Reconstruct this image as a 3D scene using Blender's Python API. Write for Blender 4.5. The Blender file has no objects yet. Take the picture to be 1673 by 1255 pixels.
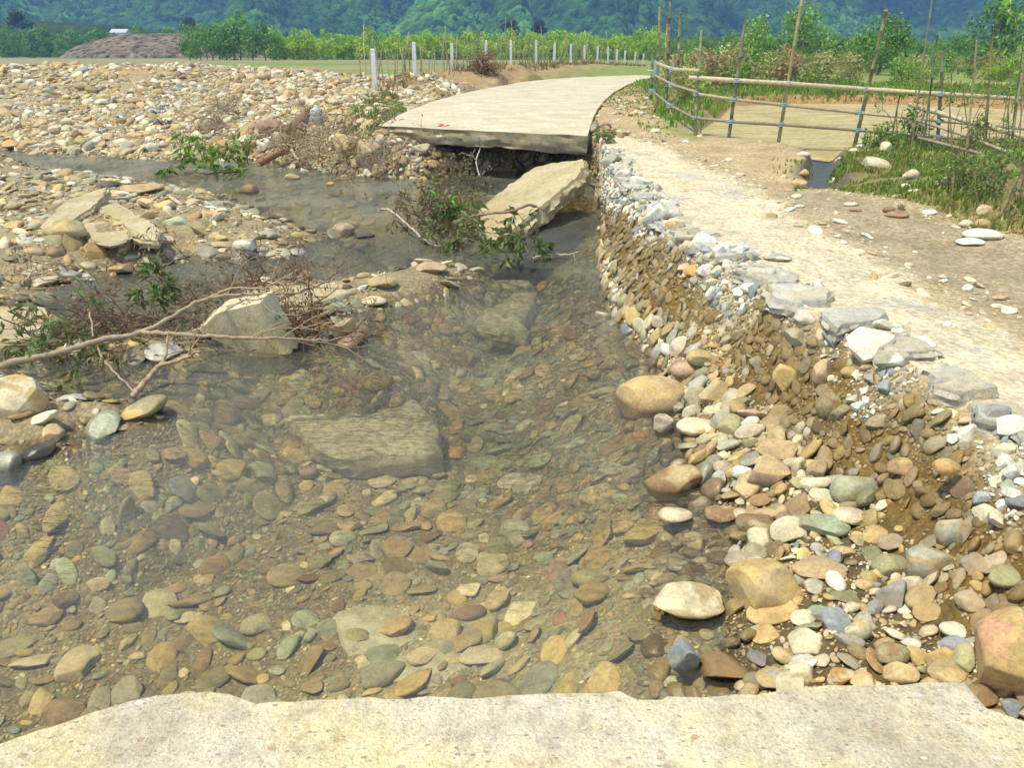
import bpy, math, random
import numpy as np
from mathutils import Vector, Matrix

R = math.radians
rng = np.random.default_rng(11)
random.seed(5)
sc = bpy.context.scene
COL = sc.collection

# ------------------------------------------------------------------ camera
CAMZ, PITCH, F = 2.2, R(23.2), 1264.0          # F in pixels of a 1673 px wide frame
cam_d = bpy.data.cameras.new("camera")
cam = bpy.data.objects.new("camera", cam_d)
COL.objects.link(cam)
cam.location = (0, 0, CAMZ)
cam.rotation_euler = (R(90) - PITCH, 0, 0)
cam_d.sensor_width = 36.0
cam_d.lens = 36.0 * F / 1673.0
cam_d.clip_start = 0.05
cam_d.clip_end = 9000
sc.camera = cam

# ------------------------------------------------------------------ world, sun, exposure
SUN_EL, SUN_AZ = R(66), R(-110)                 # azimuth from +Y towards +X
w = bpy.data.worlds.new("World")
sc.world = w
w.use_nodes = True
nt = w.node_tree
bg = nt.nodes["Background"]
sky = nt.nodes.new("ShaderNodeTexSky")
sky.sky_type = 'NISHITA'
sky.sun_disc = False
sky.sun_elevation = SUN_EL
sky.sun_rotation = SUN_AZ
sky.dust_density = 4.0
sky.air_density = 1.0
hsv = nt.nodes.new("ShaderNodeHueSaturation")
hsv.inputs["Saturation"].default_value = 0.30
nt.links.new(sky.outputs[0], hsv.inputs["Color"])
# broken bright cloud over the blue
tcw = nt.nodes.new("ShaderNodeTexCoord"); cn = nt.nodes.new("ShaderNodeTexNoise"); cn.inputs["Scale"].default_value = 2.2; cn.inputs["Detail"].default_value = 5
nt.links.new(tcw.outputs["Generated"], cn.inputs["Vector"])
cr = nt.nodes.new("ShaderNodeValToRGB"); cr.color_ramp.elements[0].position = .28; cr.color_ramp.elements[1].position = .56
nt.links.new(cn.outputs[0], cr.inputs[0])
cmx = nt.nodes.new("ShaderNodeMix"); cmx.data_type = 'RGBA'; cmx.inputs[7].default_value = (8.6, 9.8, 11.2, 1)
nt.links.new(cr.outputs[0], cmx.inputs[0]); nt.links.new(hsv.outputs[0], cmx.inputs[6])
# brighter band of thin cloud above the horizon
sz = nt.nodes.new("ShaderNodeSeparateXYZ"); nt.links.new(tcw.outputs["Generated"], sz.inputs[0])
hr_ = nt.nodes.new("ShaderNodeValToRGB"); nt.links.new(sz.outputs[2], hr_.inputs[0])
hr_.color_ramp.elements[0].position = .05; hr_.color_ramp.elements[0].color = (3.0, 3.05, 3.15, 1)
hr_.color_ramp.elements[1].position = .62; hr_.color_ramp.elements[1].color = (.75, .75, .75, 1)
mu = nt.nodes.new("ShaderNodeMix"); mu.data_type = 'RGBA'; mu.blend_type = 'MULTIPLY'; mu.inputs[0].default_value = 1.0
nt.links.new(cmx.outputs[2], mu.inputs[6]); nt.links.new(hr_.outputs[0], mu.inputs[7])
nt.links.new(mu.outputs[2], bg.inputs[0])
bg.inputs[1].default_value = 0.066
sun_d = bpy.data.lights.new("sun", 'SUN')
sun_d.energy = 5.0
sun_d.angle = R(3)
sun_d.color = (1.0, 0.90, 0.66)
sun = bpy.data.objects.new("sun", sun_d)
COL.objects.link(sun)
sdir = Vector((math.sin(SUN_AZ) * math.cos(SUN_EL), math.cos(SUN_AZ) * math.cos(SUN_EL), math.sin(SUN_EL)))
sun.rotation_euler = sdir.to_track_quat('Z', 'Y').to_euler()
sun.location = (0, 0, 30)
sc.view_settings.view_transform = 'Standard'
sc.view_settings.look = 'None'
sc.view_settings.exposure = 0.48
sc.view_settings.gamma = 1.0
sc.render.engine = 'CYCLES'
sc.cycles.max_bounces = 6
sc.cycles.diffuse_bounces = 3
sc.cycles.glossy_bounces = 2
sc.cycles.transmission_bounces = 2
sc.cycles.transparent_max_bounces = 8
sc.cycles.volume_bounces = 0
sc.cycles.sample_clamp_direct = 5.0
sc.cycles.sample_clamp_indirect = 4.0
sc.cycles.caustics_reflective = False
sc.cycles.caustics_refractive = False

# ------------------------------------------------------------------ pixel -> world
CP, SP = math.cos(PITCH), math.sin(PITCH)

def ray(px, py):
    u = (px - 836.5) / F
    v = (627.5 - py) / F
    return np.array((u, CP + v * SP, -SP + v * CP))

def P(px, py, z):
    d = ray(px, py)
    t = (z - CAMZ) / d[2]
    return np.array((d[0] * t, d[1] * t, z))

def PD(px, py, y):
    d = ray(px, py)
    t = y / d[1]
    return np.array((d[0] * t, y, CAMZ + d[2] * t))

def view_depth(x, y, z):
    return y * CP - (z - CAMZ) * SP

# ------------------------------------------------------------------ noise
def _hash(ix, iy, seed):
    h = (ix.astype(np.int64) * 374761393 + iy.astype(np.int64) * 668265263 + seed * 1442695041) & 0xFFFFFFFF
    h = ((h ^ (h >> 13)) * 1274126177) & 0xFFFFFFFF
    return ((h ^ (h >> 16)) & 0xFFFF) / 65535.0

def vnoise(x, y, seed=0):
    ix = np.floor(x); iy = np.floor(y)
    fx = x - ix; fy = y - iy
    fx = fx * fx * (3 - 2 * fx); fy = fy * fy * (3 - 2 * fy)
    a = _hash(ix, iy, seed); b = _hash(ix + 1, iy, seed)
    c = _hash(ix, iy + 1, seed); d = _hash(ix + 1, iy + 1, seed)
    return (a * (1 - fx) + b * fx) * (1 - fy) + (c * (1 - fx) + d * fx) * fy * 1.0

def fbm(x, y, seed=0, oct=4):
    s = 0; a = 0.5; tot = 0
    for k in range(oct):
        s = s + a * (vnoise(x, y, seed + k * 17) - 0.5) * 2
        tot += a; a *= 0.5; x = x * 2.03 + 3.1; y = y * 2.03 + 1.7
    return s / tot

def sstep(a, b, x):
    t = np.clip((x - a) / (b - a), 0, 1)
    return t * t * (3 - 2 * t)

# ------------------------------------------------------------------ polygons
def seg_dist(x, y, pts, closed=False):
    pts = np.asarray(pts, float)
    best = np.full(np.shape(x), 1e9)
    n = len(pts)
    for i in range(n if closed else n - 1):
        ax, ay = pts[i][:2]; bx, by = pts[(i + 1) % n][:2]
        dx, dy = bx - ax, by - ay
        L = dx * dx + dy * dy + 1e-12
        t = np.clip(((x - ax) * dx + (y - ay) * dy) / L, 0, 1)
        d = np.hypot(x - ax - t * dx, y - ay - t * dy)
        best = np.minimum(best, d)
    return best

def inside(x, y, pts):
    pts = np.asarray(pts, float)
    res = np.zeros(np.shape(x), bool)
    n = len(pts)
    for i in range(n):
        ax, ay = pts[i][:2]; bx, by = pts[(i + 1) % n][:2]
        if ay == by:
            continue
        c = ((ay > y) != (by > y)) & (x < (bx - ax) * (y - ay) / (by - ay) + ax)
        res ^= c
    return res

def sdf(x, y, pts):
    d = seg_dist(x, y, pts, True)
    return np.where(inside(x, y, pts), d, -d)       # positive inside

def pxpoly(lst, z):
    return [P(a, b, z)[:2] for a, b in lst]

# ------------------------------------------------------------------ the lie of the land
WL = [np.array((1.02, -4.0)), np.array((1.02, 0.6))] + pxpoly([(1225, 1180), (1212, 1130), (1182, 1060), (1192, 960), (1200, 900), (1214, 862), (1160, 805), (1125, 745),
      (1118, 700), (1098, 640), (1080, 595), (1045, 560), (1010, 525), (990, 480), (980, 430), (984, 390)], 0) + \
     [np.array((1.42, 12.4)), np.array((1.4, 14.2)), np.array((0.9, 16.0)), np.array((-0.9, 16.1)), np.array((-1.25, 15.3))] + \
     pxpoly([(700, 292), (640, 290), (560, 285), (470, 272), (430, 262), (290, 262), (200, 258), (60, 250), (0, 243)], 0) + \
     [np.array((-40.0, 25.0))]
WLpoly = WL + [np.array((-4000., 25.)), np.array((-4000., 6000.)), np.array((4000., 6000.)), np.array((4000., -60.)), np.array((1.02, -60.))]
RIMZ = [((1673, 715), .72), ((1580, 655), .73), ((1480, 595), .74), ((1400, 545), .74), ((1290, 488), .74), ((1200, 436), .74),
        ((1110, 392), .74), ((1065, 343), .75), ((1015, 290), .76), ((988, 247), .78)]
RIM = [np.array((2.15, -4.0, .74)), np.array((2.15, 1.6, .72))] + [P(a[0], a[1], z) for a, z in RIMZ] + \
      [np.array((1.62, 15.2, .72)), np.array((1.2, 16.7, .55)), np.array((-1.2, 16.8, .55)), np.array((-2.0, 15.8, .62)), np.array((-2.45, 15.4, .72))] + \
      [P(600, 180, .95), P(575, 155, 1.1), P(500, 121, 1.5), P(400, 113, 1.65), P(300, 109, 1.74), P(200, 111, 1.72), P(100, 109, 1.74), P(-100, 112, 1.72), np.array((-45., 33., 1.7))]
POND = pxpoly([(1150, 232), (1140, 215), (1178, 190), (1195, 172), (1300, 168), (1420, 168), (1540, 172), (1673, 178), (1800, 182), (1850, 230), (1673, 245), (1560, 232),
               (1480, 232), (1440, 240), (1380, 250), (1355, 262), (1325, 258), (1280, 246), (1215, 240)], .62)
DITCH = [P(1342, 250, .62), P(1345, 275, .62), P(1338, 300, .60), P(1350, 318, .60)]
ROADL = [(617, 205), (640, 193), (668, 180), (705, 166), (750, 153), (800, 143), (850, 134), (900, 128.5), (950, 125.5), (1000, 123.5), (1040, 122.3)]
ROADR = [(960, 222), (964, 207), (969, 192), (976, 178), (987, 164), (1003, 150), (1025, 138), (1040, 132), (1055, 128), (1068, 125.5), (1080, 123.8)]
roadz = np.linspace(0, 1, 11) ** 0.8 * .16 + .86
ROADLW = [P(a[0], a[1], z) for a, z in zip(ROADL, roadz)]
ROADRW = [P(a[0], a[1], z) for a, z in zip(ROADR, roadz)]
ROADPOLY = [p[:2] for p in ROADLW] + [p[:2] for p in reversed(ROADRW)]

BARS = [  # waterline outline in pixels, height
    ([(-300, 262), (0, 252), (37, 268), (84, 288), (187, 291), (207, 296), (268, 308), (368, 318), (395, 335), (470, 362), (545, 386), (505, 396), (475, 418), (415, 421),
      (300, 430), (200, 445), (127, 462), (85, 474), (74, 497), (30, 512), (-40, 560), (-300, 600)], .26),
    ([(-320, 590), (0, 596), (60, 630), (120, 655), (200, 655), (272, 684), (235, 700), (150, 706), (118, 738), (0, 754), (-320, 790)], .12),
    ([(372, 482), (440, 463), (560, 462), (640, 446), (690, 431), (745, 438), (785, 445), (740, 462), (718, 486), (650, 499), (590, 508), (545, 516), (480, 506), (400, 500)], .10),
    ([(20, 545), (150, 548), (260, 545), (330, 556), (320, 582), (200, 590), (100, 588), (40, 570)], .06),
    ([(450, 520), (520, 520), (590, 530), (585, 558), (520, 560), (460, 550)], .05),
]
BARW = [(pxpoly(p, 0), h) for p, h in BARS]

posts_px = [(613, 79, 146), (678, 68, 127), (739, 70, 115), (793, 65, 108), (835, 65, 105), (876, 65, 103), (905, 69, 104), (932, 71, 105), (955, 73, 104),
            (976, 74, 104), (993, 76, 106), (1007, 80, 108), (1020, 82, 108), (1036, 84, 109), (1050, 87, 110)]
post_depth = [25.5, 29, 35, 39, 42.5, 46, 48.5, 51, 54, 57, 59.5, 62, 64.5, 67, 70]
POSTW = []
for (px, ty, by), d in zip(posts_px, post_depth):
    POSTW.append((PD(px, by, d), PD(px, ty, d)))

CTRL = [(p[0], p[1], p[2]) for p in RIM] + [(p[0][0], p[0][1], p[0][2]) for p in POSTW]
for px, py, z in [(1100, 300, .76), (1250, 400, .76), (1450, 510, .76), (1300, 300, .70), (1500, 420, .70), (1640, 500, .72), (1200, 260, .72), (1060, 230, .78), (1000, 215, .82),
                  (1400, 275, .80), (1450, 255, .86), (1560, 290, .92), (1673, 330, .95), (1673, 270, .98), (1600, 370, .74), (1100, 190, .80), (1070, 150, .90), (1180, 160, .86),
                  (1300, 157, .86), (1500, 160, .86), (1673, 165, .86), (1290, 270, .76), (1310, 285, .74), (1060, 122, 1.05), (1300, 130, 1.0), (1600, 130, 1.0),
                  (800, 120, 1.25), (900, 115, 1.3), (1000, 113, 1.15), (700, 150, 1.05), (650, 165, .98)]:
    q = P(px, py, z)
    CTRL.append((q[0], q[1], q[2]))
for p in ROADLW: CTRL.append((p[0], p[1], p[2] - .05))
for p in ROADRW: CTRL.append((p[0] + .12, p[1], p[2] + .0)); CTRL.append((p[0] + .5, p[1], p[2] - .01))
for y in (55, 90, 150, 300, 700, 1500):
    for x in np.linspace(-.75, .75, 7):
        if y == 55 and x > -.3: continue
        CTRL.append((x * y, y, 1.0))
CTRL += [(-12, 40, 1.15), (-25, 40, 1.1), (-5, 38, 1.2), (-3, 33, 1.2), (6, -3, .75), (10, 3, .8), (5, 5, .72), (12, 10, .95), (20, 12, 1.0)]
CTRL = np.array(CTRL)

def Zp(x, y):
    num = np.zeros(np.shape(x)); den = np.zeros(np.shape(x))
    r0 = np.maximum(1.0, y)
    for cx, cy, cz in CTRL:
        d2 = (x - cx) ** 2 + (y - cy) ** 2
        wgt = 1.0 / (d2 / (r0 * r0) * 400 + .02) ** 1.7
        num += wgt * cz; den += wgt
    return num / den

def H(x, y, fine=True):
    x = np.asarray(x, float); y = np.asarray(y, float)
    dw = seg_dist(x, y, WL)
    land = inside(x, y, WLpoly)
    dr = seg_dist(x, y, RIM)
    rimpoly = [p[:2] for p in RIM] + [np.array((-4000., 33.)), np.array((-4000., 6000.)), np.array((4000., 6000.)), np.array((4000., -60.)), np.array((2.15, -60.))]
    beyond = inside(x, y, rimpoly)
    t = np.where(beyond, 1.0, dw / (dw + dr + 1e-6))
    near = sstep(6.2, 4.0, y) * (x > 0)
    left = sstep(-1, -4, x); left0 = left
    f_near = .30 * sstep(0, .35, t) * .5 + .20 * t + .65 * sstep(.52, .97, t)
    f_wall = np.clip(t * 1.08, 0, 1) ** (.85 - .35 * sstep(8, 10, y) * (1 - left0))
    f = near * f_near + (1 - near) * f_wall
    f = np.clip(f, 0, 1)
    zp = Zp(x, y)
    zl = zp * f
    if fine:
        wall = land & ~beyond
        zl = zl + np.where(wall, fbm(x * 3.1, y * 3.1, 3, 3) * .07 * np.minimum(1, dw * 3) * (1 - left), 0)
        zl = zl + np.where(land, fbm(x * .9, y * .9, 8, 4) * .16 * left * sstep(60, 34, y) * np.minimum(1, dw), 0)
        zl = zl + np.where(beyond, fbm(x * 1.4, y * 1.4, 9, 3) * .025 * (1 - left) * sstep(40, 20, y), 0)
    # the far field terraces
    # water side
    depth = .05 + .25 * sstep(7, 9, y) * (x > -1.5) + .42 * sstep(0, 1.5, dw) * sstep(14.5, 11.5, y + .0 * x) + .14 * sstep(0, 1.2, dw)
    depth = np.where(x < -3.0, np.minimum(depth, .32), depth)
    zb = -depth
    if fine:
        zb = zb + fbm(x * 1.3, y * 1.3, 21, 3) * .06 * np.minimum(1, dw * 2)
    z = np.where(land, zl, zb)
    for poly, h in BARW:
        s = sdf(x, y, poly)
        rise = h * sstep(0, 1.1 if h > .2 else .35, s) + .01
        if fine:
            rise = rise + np.where(s > 0, fbm(x * 1.7, y * 1.7, 5, 3) * .06 * np.minimum(1, s * 2) * (h > .2), 0)
        z = np.where(~land, np.where(s > 0, np.maximum(z, rise), np.maximum(z, .01 + .75 * s)), z)
    # pond and ditch
    sp = sdf(x, y, POND)
    z = np.where(sp > -.35, np.where(sp > 0, .58 - .05 * np.minimum(sp, 1), np.minimum(z, .58 + (-sp) * 1.2)), z)
    dd = seg_dist(x, y, DITCH)
    z = np.where(dd < .30, np.minimum(z, .56 + np.maximum(0, dd - .12) * 1.4), z)
    # below the road slab
    sr = sdf(x, y, ROADPOLY)
    z = np.where(sr > -.05, np.minimum(z, .74), z)
    # under the near slab
    return z

_ts = np.concatenate([np.linspace(1.2, 6, 500), np.linspace(6, 30, 1200), np.linspace(30, 90, 600)])
def hit(px, py):
    d = ray(px, py)
    x = d[0] * _ts; y = d[1] * _ts; z = CAMZ + d[2] * _ts
    h = H(x, y)
    k = np.argmax(z < h)
    if not (z < h).any(): k = len(_ts) - 1
    return np.array((x[k], y[k], h[k]))

# ------------------------------------------------------------------ mesh building
def make_mesh(name, V, faces, colors=None, smooth=True, mats=()):
    """faces: list of integer arrays (n,3) or (n,4)"""
    me = bpy.data.meshes.new(name)
    V = np.asarray(V, dtype=np.float32)
    me.vertices.add(len(V)); me.vertices.foreach_set("co", V.ravel())
    faces = [np.asarray(f, dtype=np.int32) for f in faces if len(f)]
    idx = np.concatenate([f.ravel() for f in faces])
    tot = np.concatenate([np.full(len(f), f.shape[1], dtype=np.int32) for f in faces])
    start = np.concatenate([[0], np.cumsum(tot)[:-1]]).astype(np.int32)
    me.loops.add(len(idx)); me.loops.foreach_set("vertex_index", idx)
    me.polygons.add(len(tot)); me.polygons.foreach_set("loop_start", start)
    try: me.polygons.foreach_set("loop_total", tot)
    except Exception: pass
    me.polygons.foreach_set("use_smooth", np.full(len(tot), smooth, dtype=bool))
    me.update(calc_edges=True)
    if colors is not None:
        c = np.asarray(colors, dtype=np.float32)
        if c.shape[1] == 3: c = np.hstack([c, np.zeros((len(c), 1), np.float32)])
        at = me.color_attributes.new("Col", 'FLOAT_COLOR', 'POINT')
        at.data.foreach_set("color", c.ravel())
    for m in mats: me.materials.append(m)
    return me

class MB:
    def __init__(s): s.V = []; s.T = []; s.Q = []; s.C = []; s.n = 0
    def add(s, V, T=None, Q=None, c=(1, 1, 1, 0)):
        V = np.asarray(V, float)
        if T is not None and len(T): s.T.append(np.asarray(T) + s.n)
        if Q is not None and len(Q): s.Q.append(np.asarray(Q) + s.n)
        c = np.asarray(c, float)
        if c.ndim == 1:
            if len(c) == 3: c = np.append(c, 0)
            c = np.tile(c, (len(V), 1))
        elif c.shape[1] == 3:
            c = np.hstack([c, np.zeros((len(c), 1))])
        s.V.append(V); s.C.append(c); s.n += len(V)
    def mesh(s, name, mat, smooth=True):
        F_ = []
        if s.T: F_.append(np.concatenate(s.T))
        if s.Q: F_.append(np.concatenate(s.Q))
        return make_mesh(name, np.concatenate(s.V), F_, np.concatenate(s.C), smooth, [mat])
    def build(s, name, mat, parent=None, loc=None, smooth=True, sharp=None):
        me = s.mesh(name, mat, smooth)
        if loc is not None:
            me.transform(Matrix.Translation(-Vector(loc)))
        if sharp: me.set_sharp_from_angle(angle=sharp)
        o = bpy.data.objects.new(name, me); COL.objects.link(o)
        if parent is not None: o.parent = parent
        elif loc is not None: o.location = loc
        return o

def empty(name, loc):
    o = bpy.data.objects.new(name, None); COL.objects.link(o)
    o.location = loc; o.empty_display_size = .1
    return o

def tag(o, label=None, cat=None, group=None, kind=None):
    if label: o["label"] = label
    if cat: o["category"] = cat
    if group: o["group"] = group
    if kind: o["kind"] = kind
    return o

def tube(mb, path, rad, n=6, c=(1, 1, 1, 0), cap=True):
    path = np.asarray(path, float); m = len(path)
    rad = np.broadcast_to(np.asarray(rad, float), (m,)) if np.ndim(rad) < 1 or len(np.atleast_1d(rad)) == 1 else np.asarray(rad, float)
    tan = np.gradient(path, axis=0)
    tan /= np.linalg.norm(tan, axis=1)[:, None] + 1e-9
    ref = np.array((.13, .27, .95)) if abs(tan[:, 2]).mean() < .8 else np.array((.95, .13, .2))
    a = np.cross(tan, ref); a /= np.linalg.norm(a, axis=1)[:, None] + 1e-9
    b = np.cross(tan, a)
    th = np.arange(n) * 2 * np.pi / n
    V = path[:, None, :] + rad[:, None, None] * (np.cos(th)[None, :, None] * a[:, None, :] + np.sin(th)[None, :, None] * b[:, None, :])
    V = V.reshape(-1, 3)
    i = np.arange(m - 1)[:, None] * n; j = np.arange(n)[None, :]; j2 = (j + 1) % n
    Q = np.stack([i + j, i + j2, i + n + j2, i + n + j], -1).reshape(-1, 4)
    T = []
    if cap:
        V = np.vstack([V, path[0], path[-1]])
        k0, k1 = m * n, m * n + 1
        T = [(k0, (q + 1) % n, q) for q in range(n)] + [(k1, (m - 1) * n + q, (m - 1) * n + (q + 1) % n) for q in range(n)]
    c = np.asarray(c, float)
    mb.add(V, T, Q, c)

# icosphere
def ico(level):
    t = (1 + 5 ** .5) / 2
    V = [(-1, t, 0), (1, t, 0), (-1, -t, 0), (1, -t, 0), (0, -1, t), (0, 1, t), (0, -1, -t), (0, 1, -t), (t, 0, -1), (t, 0, 1), (-t, 0, -1), (-t, 0, 1)]
    V = [np.array(v) / np.linalg.norm(v) for v in V]
    Fc = [(0, 11, 5), (0, 5, 1), (0, 1, 7), (0, 7, 10), (0, 10, 11), (1, 5, 9), (5, 11, 4), (11, 10, 2), (10, 7, 6), (7, 1, 8), (3, 9, 4), (3, 4, 2), (3, 2, 6), (3, 6, 8), (3, 8, 9), (4, 9, 5), (2, 4, 11), (6, 2, 10), (8, 6, 7), (9, 8, 1)]
    for _ in range(level):
        mid = {}; nf = []
        def m(a, b):
            k = (min(a, b), max(a, b))
            if k not in mid:
                v = V[a] + V[b]; V.append(v / np.linalg.norm(v)); mid[k] = len(V) - 1
            return mid[k]
        for a, b, c in Fc:
            ab, bc, ca = m(a, b), m(b, c), m(c, a)
            nf += [(a, ab, ca), (b, bc, ab), (c, ca, bc), (ab, bc, ca)]
        Fc = nf
    return np.array(V), np.array(Fc)
ICO = [ico(k) for k in range(5)]

def rock_shape(level, r, cuts=7, dmin=.55, dmax=.92, rough=.06):
    V = ICO[level][0].copy()
    for _ in range(cuts):
        n = r.normal(size=3); n /= np.linalg.norm(n)
        d = r.uniform(dmin, dmax)
        k = V @ n
        V -= np.outer(np.maximum(0, k - d) * .92, n)
    amp = 1.0
    for s in (1.6, 3.3, 6.5):
        w_ = r.normal(size=(3, 3)) * s; ph = r.uniform(0, 6.28, 3)
        nn = np.sin(V @ w_.T + ph).sum(1) / 3
        V *= (1 + rough * amp * nn)[:, None]
        amp *= .45
    V -= (V.max(0) + V.min(0)) / 2
    V /= (V.max(0) - V.min(0)) / 2
    return V

VAR = {}
def variants(level, kind, n=14):
    key = (level, kind)
    if key not in VAR:
        r = np.random.default_rng(100 + level * 7 + (0 if kind == 'round' else 50))
        if kind == 'round': VAR[key] = [rock_shape(level, r, 8, .60, .93, .065) for _ in range(n)]
        else: VAR[key] = [rock_shape(level, r, 13, .42, .8, .04) for _ in range(n)]
    return VAR[key]

def rot_from(nrm, yaw, tilt, tdir):
    """rotation matrix: local z -> normal tilted, spun by yaw"""
    n = nrm / np.linalg.norm(nrm)
    q = Vector((0, 0, 1)).rotation_difference(Vector(n))
    m = q.to_matrix() @ Matrix.Rotation(tdir, 3, 'Z') @ Matrix.Rotation(tilt, 3, 'X') @ Matrix.Rotation(yaw - tdir, 3, 'Z')
    return np.array(m)

# ------------------------------------------------------------------ materials
def nodes(name):
    m = bpy.data.materials.new(name); m.use_nodes = True
    t = m.node_tree
    for n in list(t.nodes): t.nodes.remove(n)
    return m, t, t.nodes, t.links

class G:
    def __init__(s, name):
        s.m, s.t, s.N, s.L = nodes(name)
        s.out = s.N.new("ShaderNodeOutputMaterial")
        s.geo = s.N.new("ShaderNodeNewGeometry")
    def pos(s, scale=(1, 1, 1)):
        mp = s.N.new("ShaderNodeMapping"); mp.inputs["Scale"].default_value = scale
        s.L.new(s.geo.outputs["Position"], mp.inputs["Vector"]); return mp.outputs[0]
    def noise(s, scale, detail=4, rough=.6, vec=None, dist=0):
        n = s.N.new("ShaderNodeTexNoise"); n.inputs["Scale"].default_value = scale; n.inputs["Detail"].default_value = detail
        n.inputs["Roughness"].default_value = rough; n.inputs["Distortion"].default_value = dist
        s.L.new(vec if vec is not None else s.geo.outputs["Position"], n.inputs["Vector"]); return n
    def vor(s, scale, vec=None, feature='F1', rnd=1.0):
        n = s.N.new("ShaderNodeTexVoronoi"); n.inputs["Scale"].default_value = scale; n.feature = feature
        n.inputs["Randomness"].default_value = rnd
        s.L.new(vec if vec is not None else s.geo.outputs["Position"], n.inputs["Vector"]); return n
    def ramp(s, fac, stops):
        r = s.N.new("ShaderNodeValToRGB")
        el = r.color_ramp.elements
        while len(el) > 1: el.remove(el[-1])
        for k, (p, c) in enumerate(stops):
            e = el[0] if k == 0 else el.new(p)
            e.position = p
            if not hasattr(c, '__len__'): c = (c, c, c)
            e.color = (*c[:3], 1)
        s.L.new(fac, r.inputs[0]); return r.outputs[0]
    def mix(s, a, b, fac=.5, mode='MIX'):
        n = s.N.new("ShaderNodeMix"); n.data_type = 'RGBA'; n.blend_type = mode
        for k, v in ((6, a), (7, b)):
            if isinstance(v, (tuple, list)): n.inputs[k].default_value = (*v[:3], 1)
            else: s.L.new(v, n.inputs[k])
        if isinstance(fac, (int, float)): n.inputs[0].default_value = fac
        else: s.L.new(fac, n.inputs[0])
        return n.outputs[2]
    def math(s, op, a, b=0.0, c=None):
        n = s.N.new("ShaderNodeMath"); n.operation = op
        for k, v in enumerate((a, b) if c is None else (a, b, c)):
            if isinstance(v, (int, float)): n.inputs[k].default_value = v
            else: s.L.new(v, n.inputs[k])
        return n.outputs[0]
    def attr(s, name="Col"):
        n = s.N.new("ShaderNodeAttribute"); n.attribute_name = name; return n
    def bump(s, h, strength=.5, dist=.02, normal=None):
        n = s.N.new("ShaderNodeBump"); n.inputs["Strength"].default_value = strength; n.inputs["Distance"].default_value = dist
        s.L.new(h, n.inputs["Height"])
        if normal is not None: s.L.new(normal, n.inputs["Normal"])
        return n.outputs[0]
    def bsdf(s, col, rough=.8, normal=None, spec=.3, **kw):
        b = s.N.new("ShaderNodeBsdfPrincipled")
        if isinstance(col, (tuple, list)): b.inputs["Base Color"].default_value = (*col[:3], 1)
        else: s.L.new(col, b.inputs["Base Color"])
        if isinstance(rough, (int, float)): b.inputs["Roughness"].default_value = rough
        else: s.L.new(rough, b.inputs["Roughness"])
        b.inputs["Specular IOR Level"].default_value = spec
        if normal is not None: s.L.new(normal, b.inputs["Normal"])
        for k, v in kw.items(): b.inputs[k].default_value = v
        return b
    def done(s, sh):
        s.L.new(sh.outputs[0] if hasattr(sh, 'outputs') else sh, s.out.inputs[0]); return s.m

def mat_stone():
    g = G("river stone")
    a = g.attr()
    n1 = g.noise(9, 5, .65)
    c = g.mix(a.outputs[0], g.ramp(n1.outputs[0], [(.25, .62), (.5, 1.0), (.75, 1.28)]), 1.0, 'MULTIPLY')
    n2 = g.noise(60, 4, .7)
    c = g.mix(c, g.ramp(n2.outputs[0], [(.3, .70), (.5, 1.0), (.72, 1.22)]), 1.0, 'MULTIPLY')
    n3 = g.noise(3.2, 3, .5)
    c = g.mix(c, (.34, .22, .09), g.ramp(n3.outputs[0], [(.52, 0.0), (.75, .45)]))
    rough = g.math('SUBTRACT', .82, g.math('MULTIPLY', a.outputs["Alpha"], .55))
    h = g.math('ADD', g.math('MULTIPLY', n1.outputs[0], .7), g.math('MULTIPLY', n2.outputs[0], .3))
    return g.done(g.bsdf(c, rough, g.bump(h, .55, .012), .35))

def mat_ground():
    g = G("ground earth")
    a = g.attr()
    n1 = g.noise(2.5, 6, .7)
    n2 = g.noise(22, 6, .75)
    v = g.vor(38)
    v2 = g.vor(16)
    c = g.mix(a.outputs[0], g.ramp(n1.outputs[0], [(.3, .72), (.5, 1.0), (.7, 1.25)]), 1.0, 'MULTIPLY')
    c = g.mix(c, g.ramp(n2.outputs[0], [(.3, .60), (.5, 1.0), (.7, 1.35)]), 1.0, 'MULTIPLY')
    sep = g.N.new("ShaderNodeSeparateColor"); g.L.new(v.outputs["Color"], sep.inputs[0])
    c = g.mix(c, g.ramp(sep.outputs[0], [(0, .70), (1, 1.35)]), .6, 'MULTIPLY')
    rough = g.math('SUBTRACT', .92, g.math('MULTIPLY', a.outputs["Alpha"], .5))
    h = g.math('ADD', g.math('MULTIPLY', n2.outputs[0], .8), g.math('MULTIPLY', g.math('SUBTRACT', 1.0, v.outputs["Distance"]), .5))
    h = g.math('ADD', h, g.math('MULTIPLY', v2.outputs["Distance"], -.4))
    return g.done(g.bsdf(c, rough, g.bump(h, .8, .03), .25))

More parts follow.
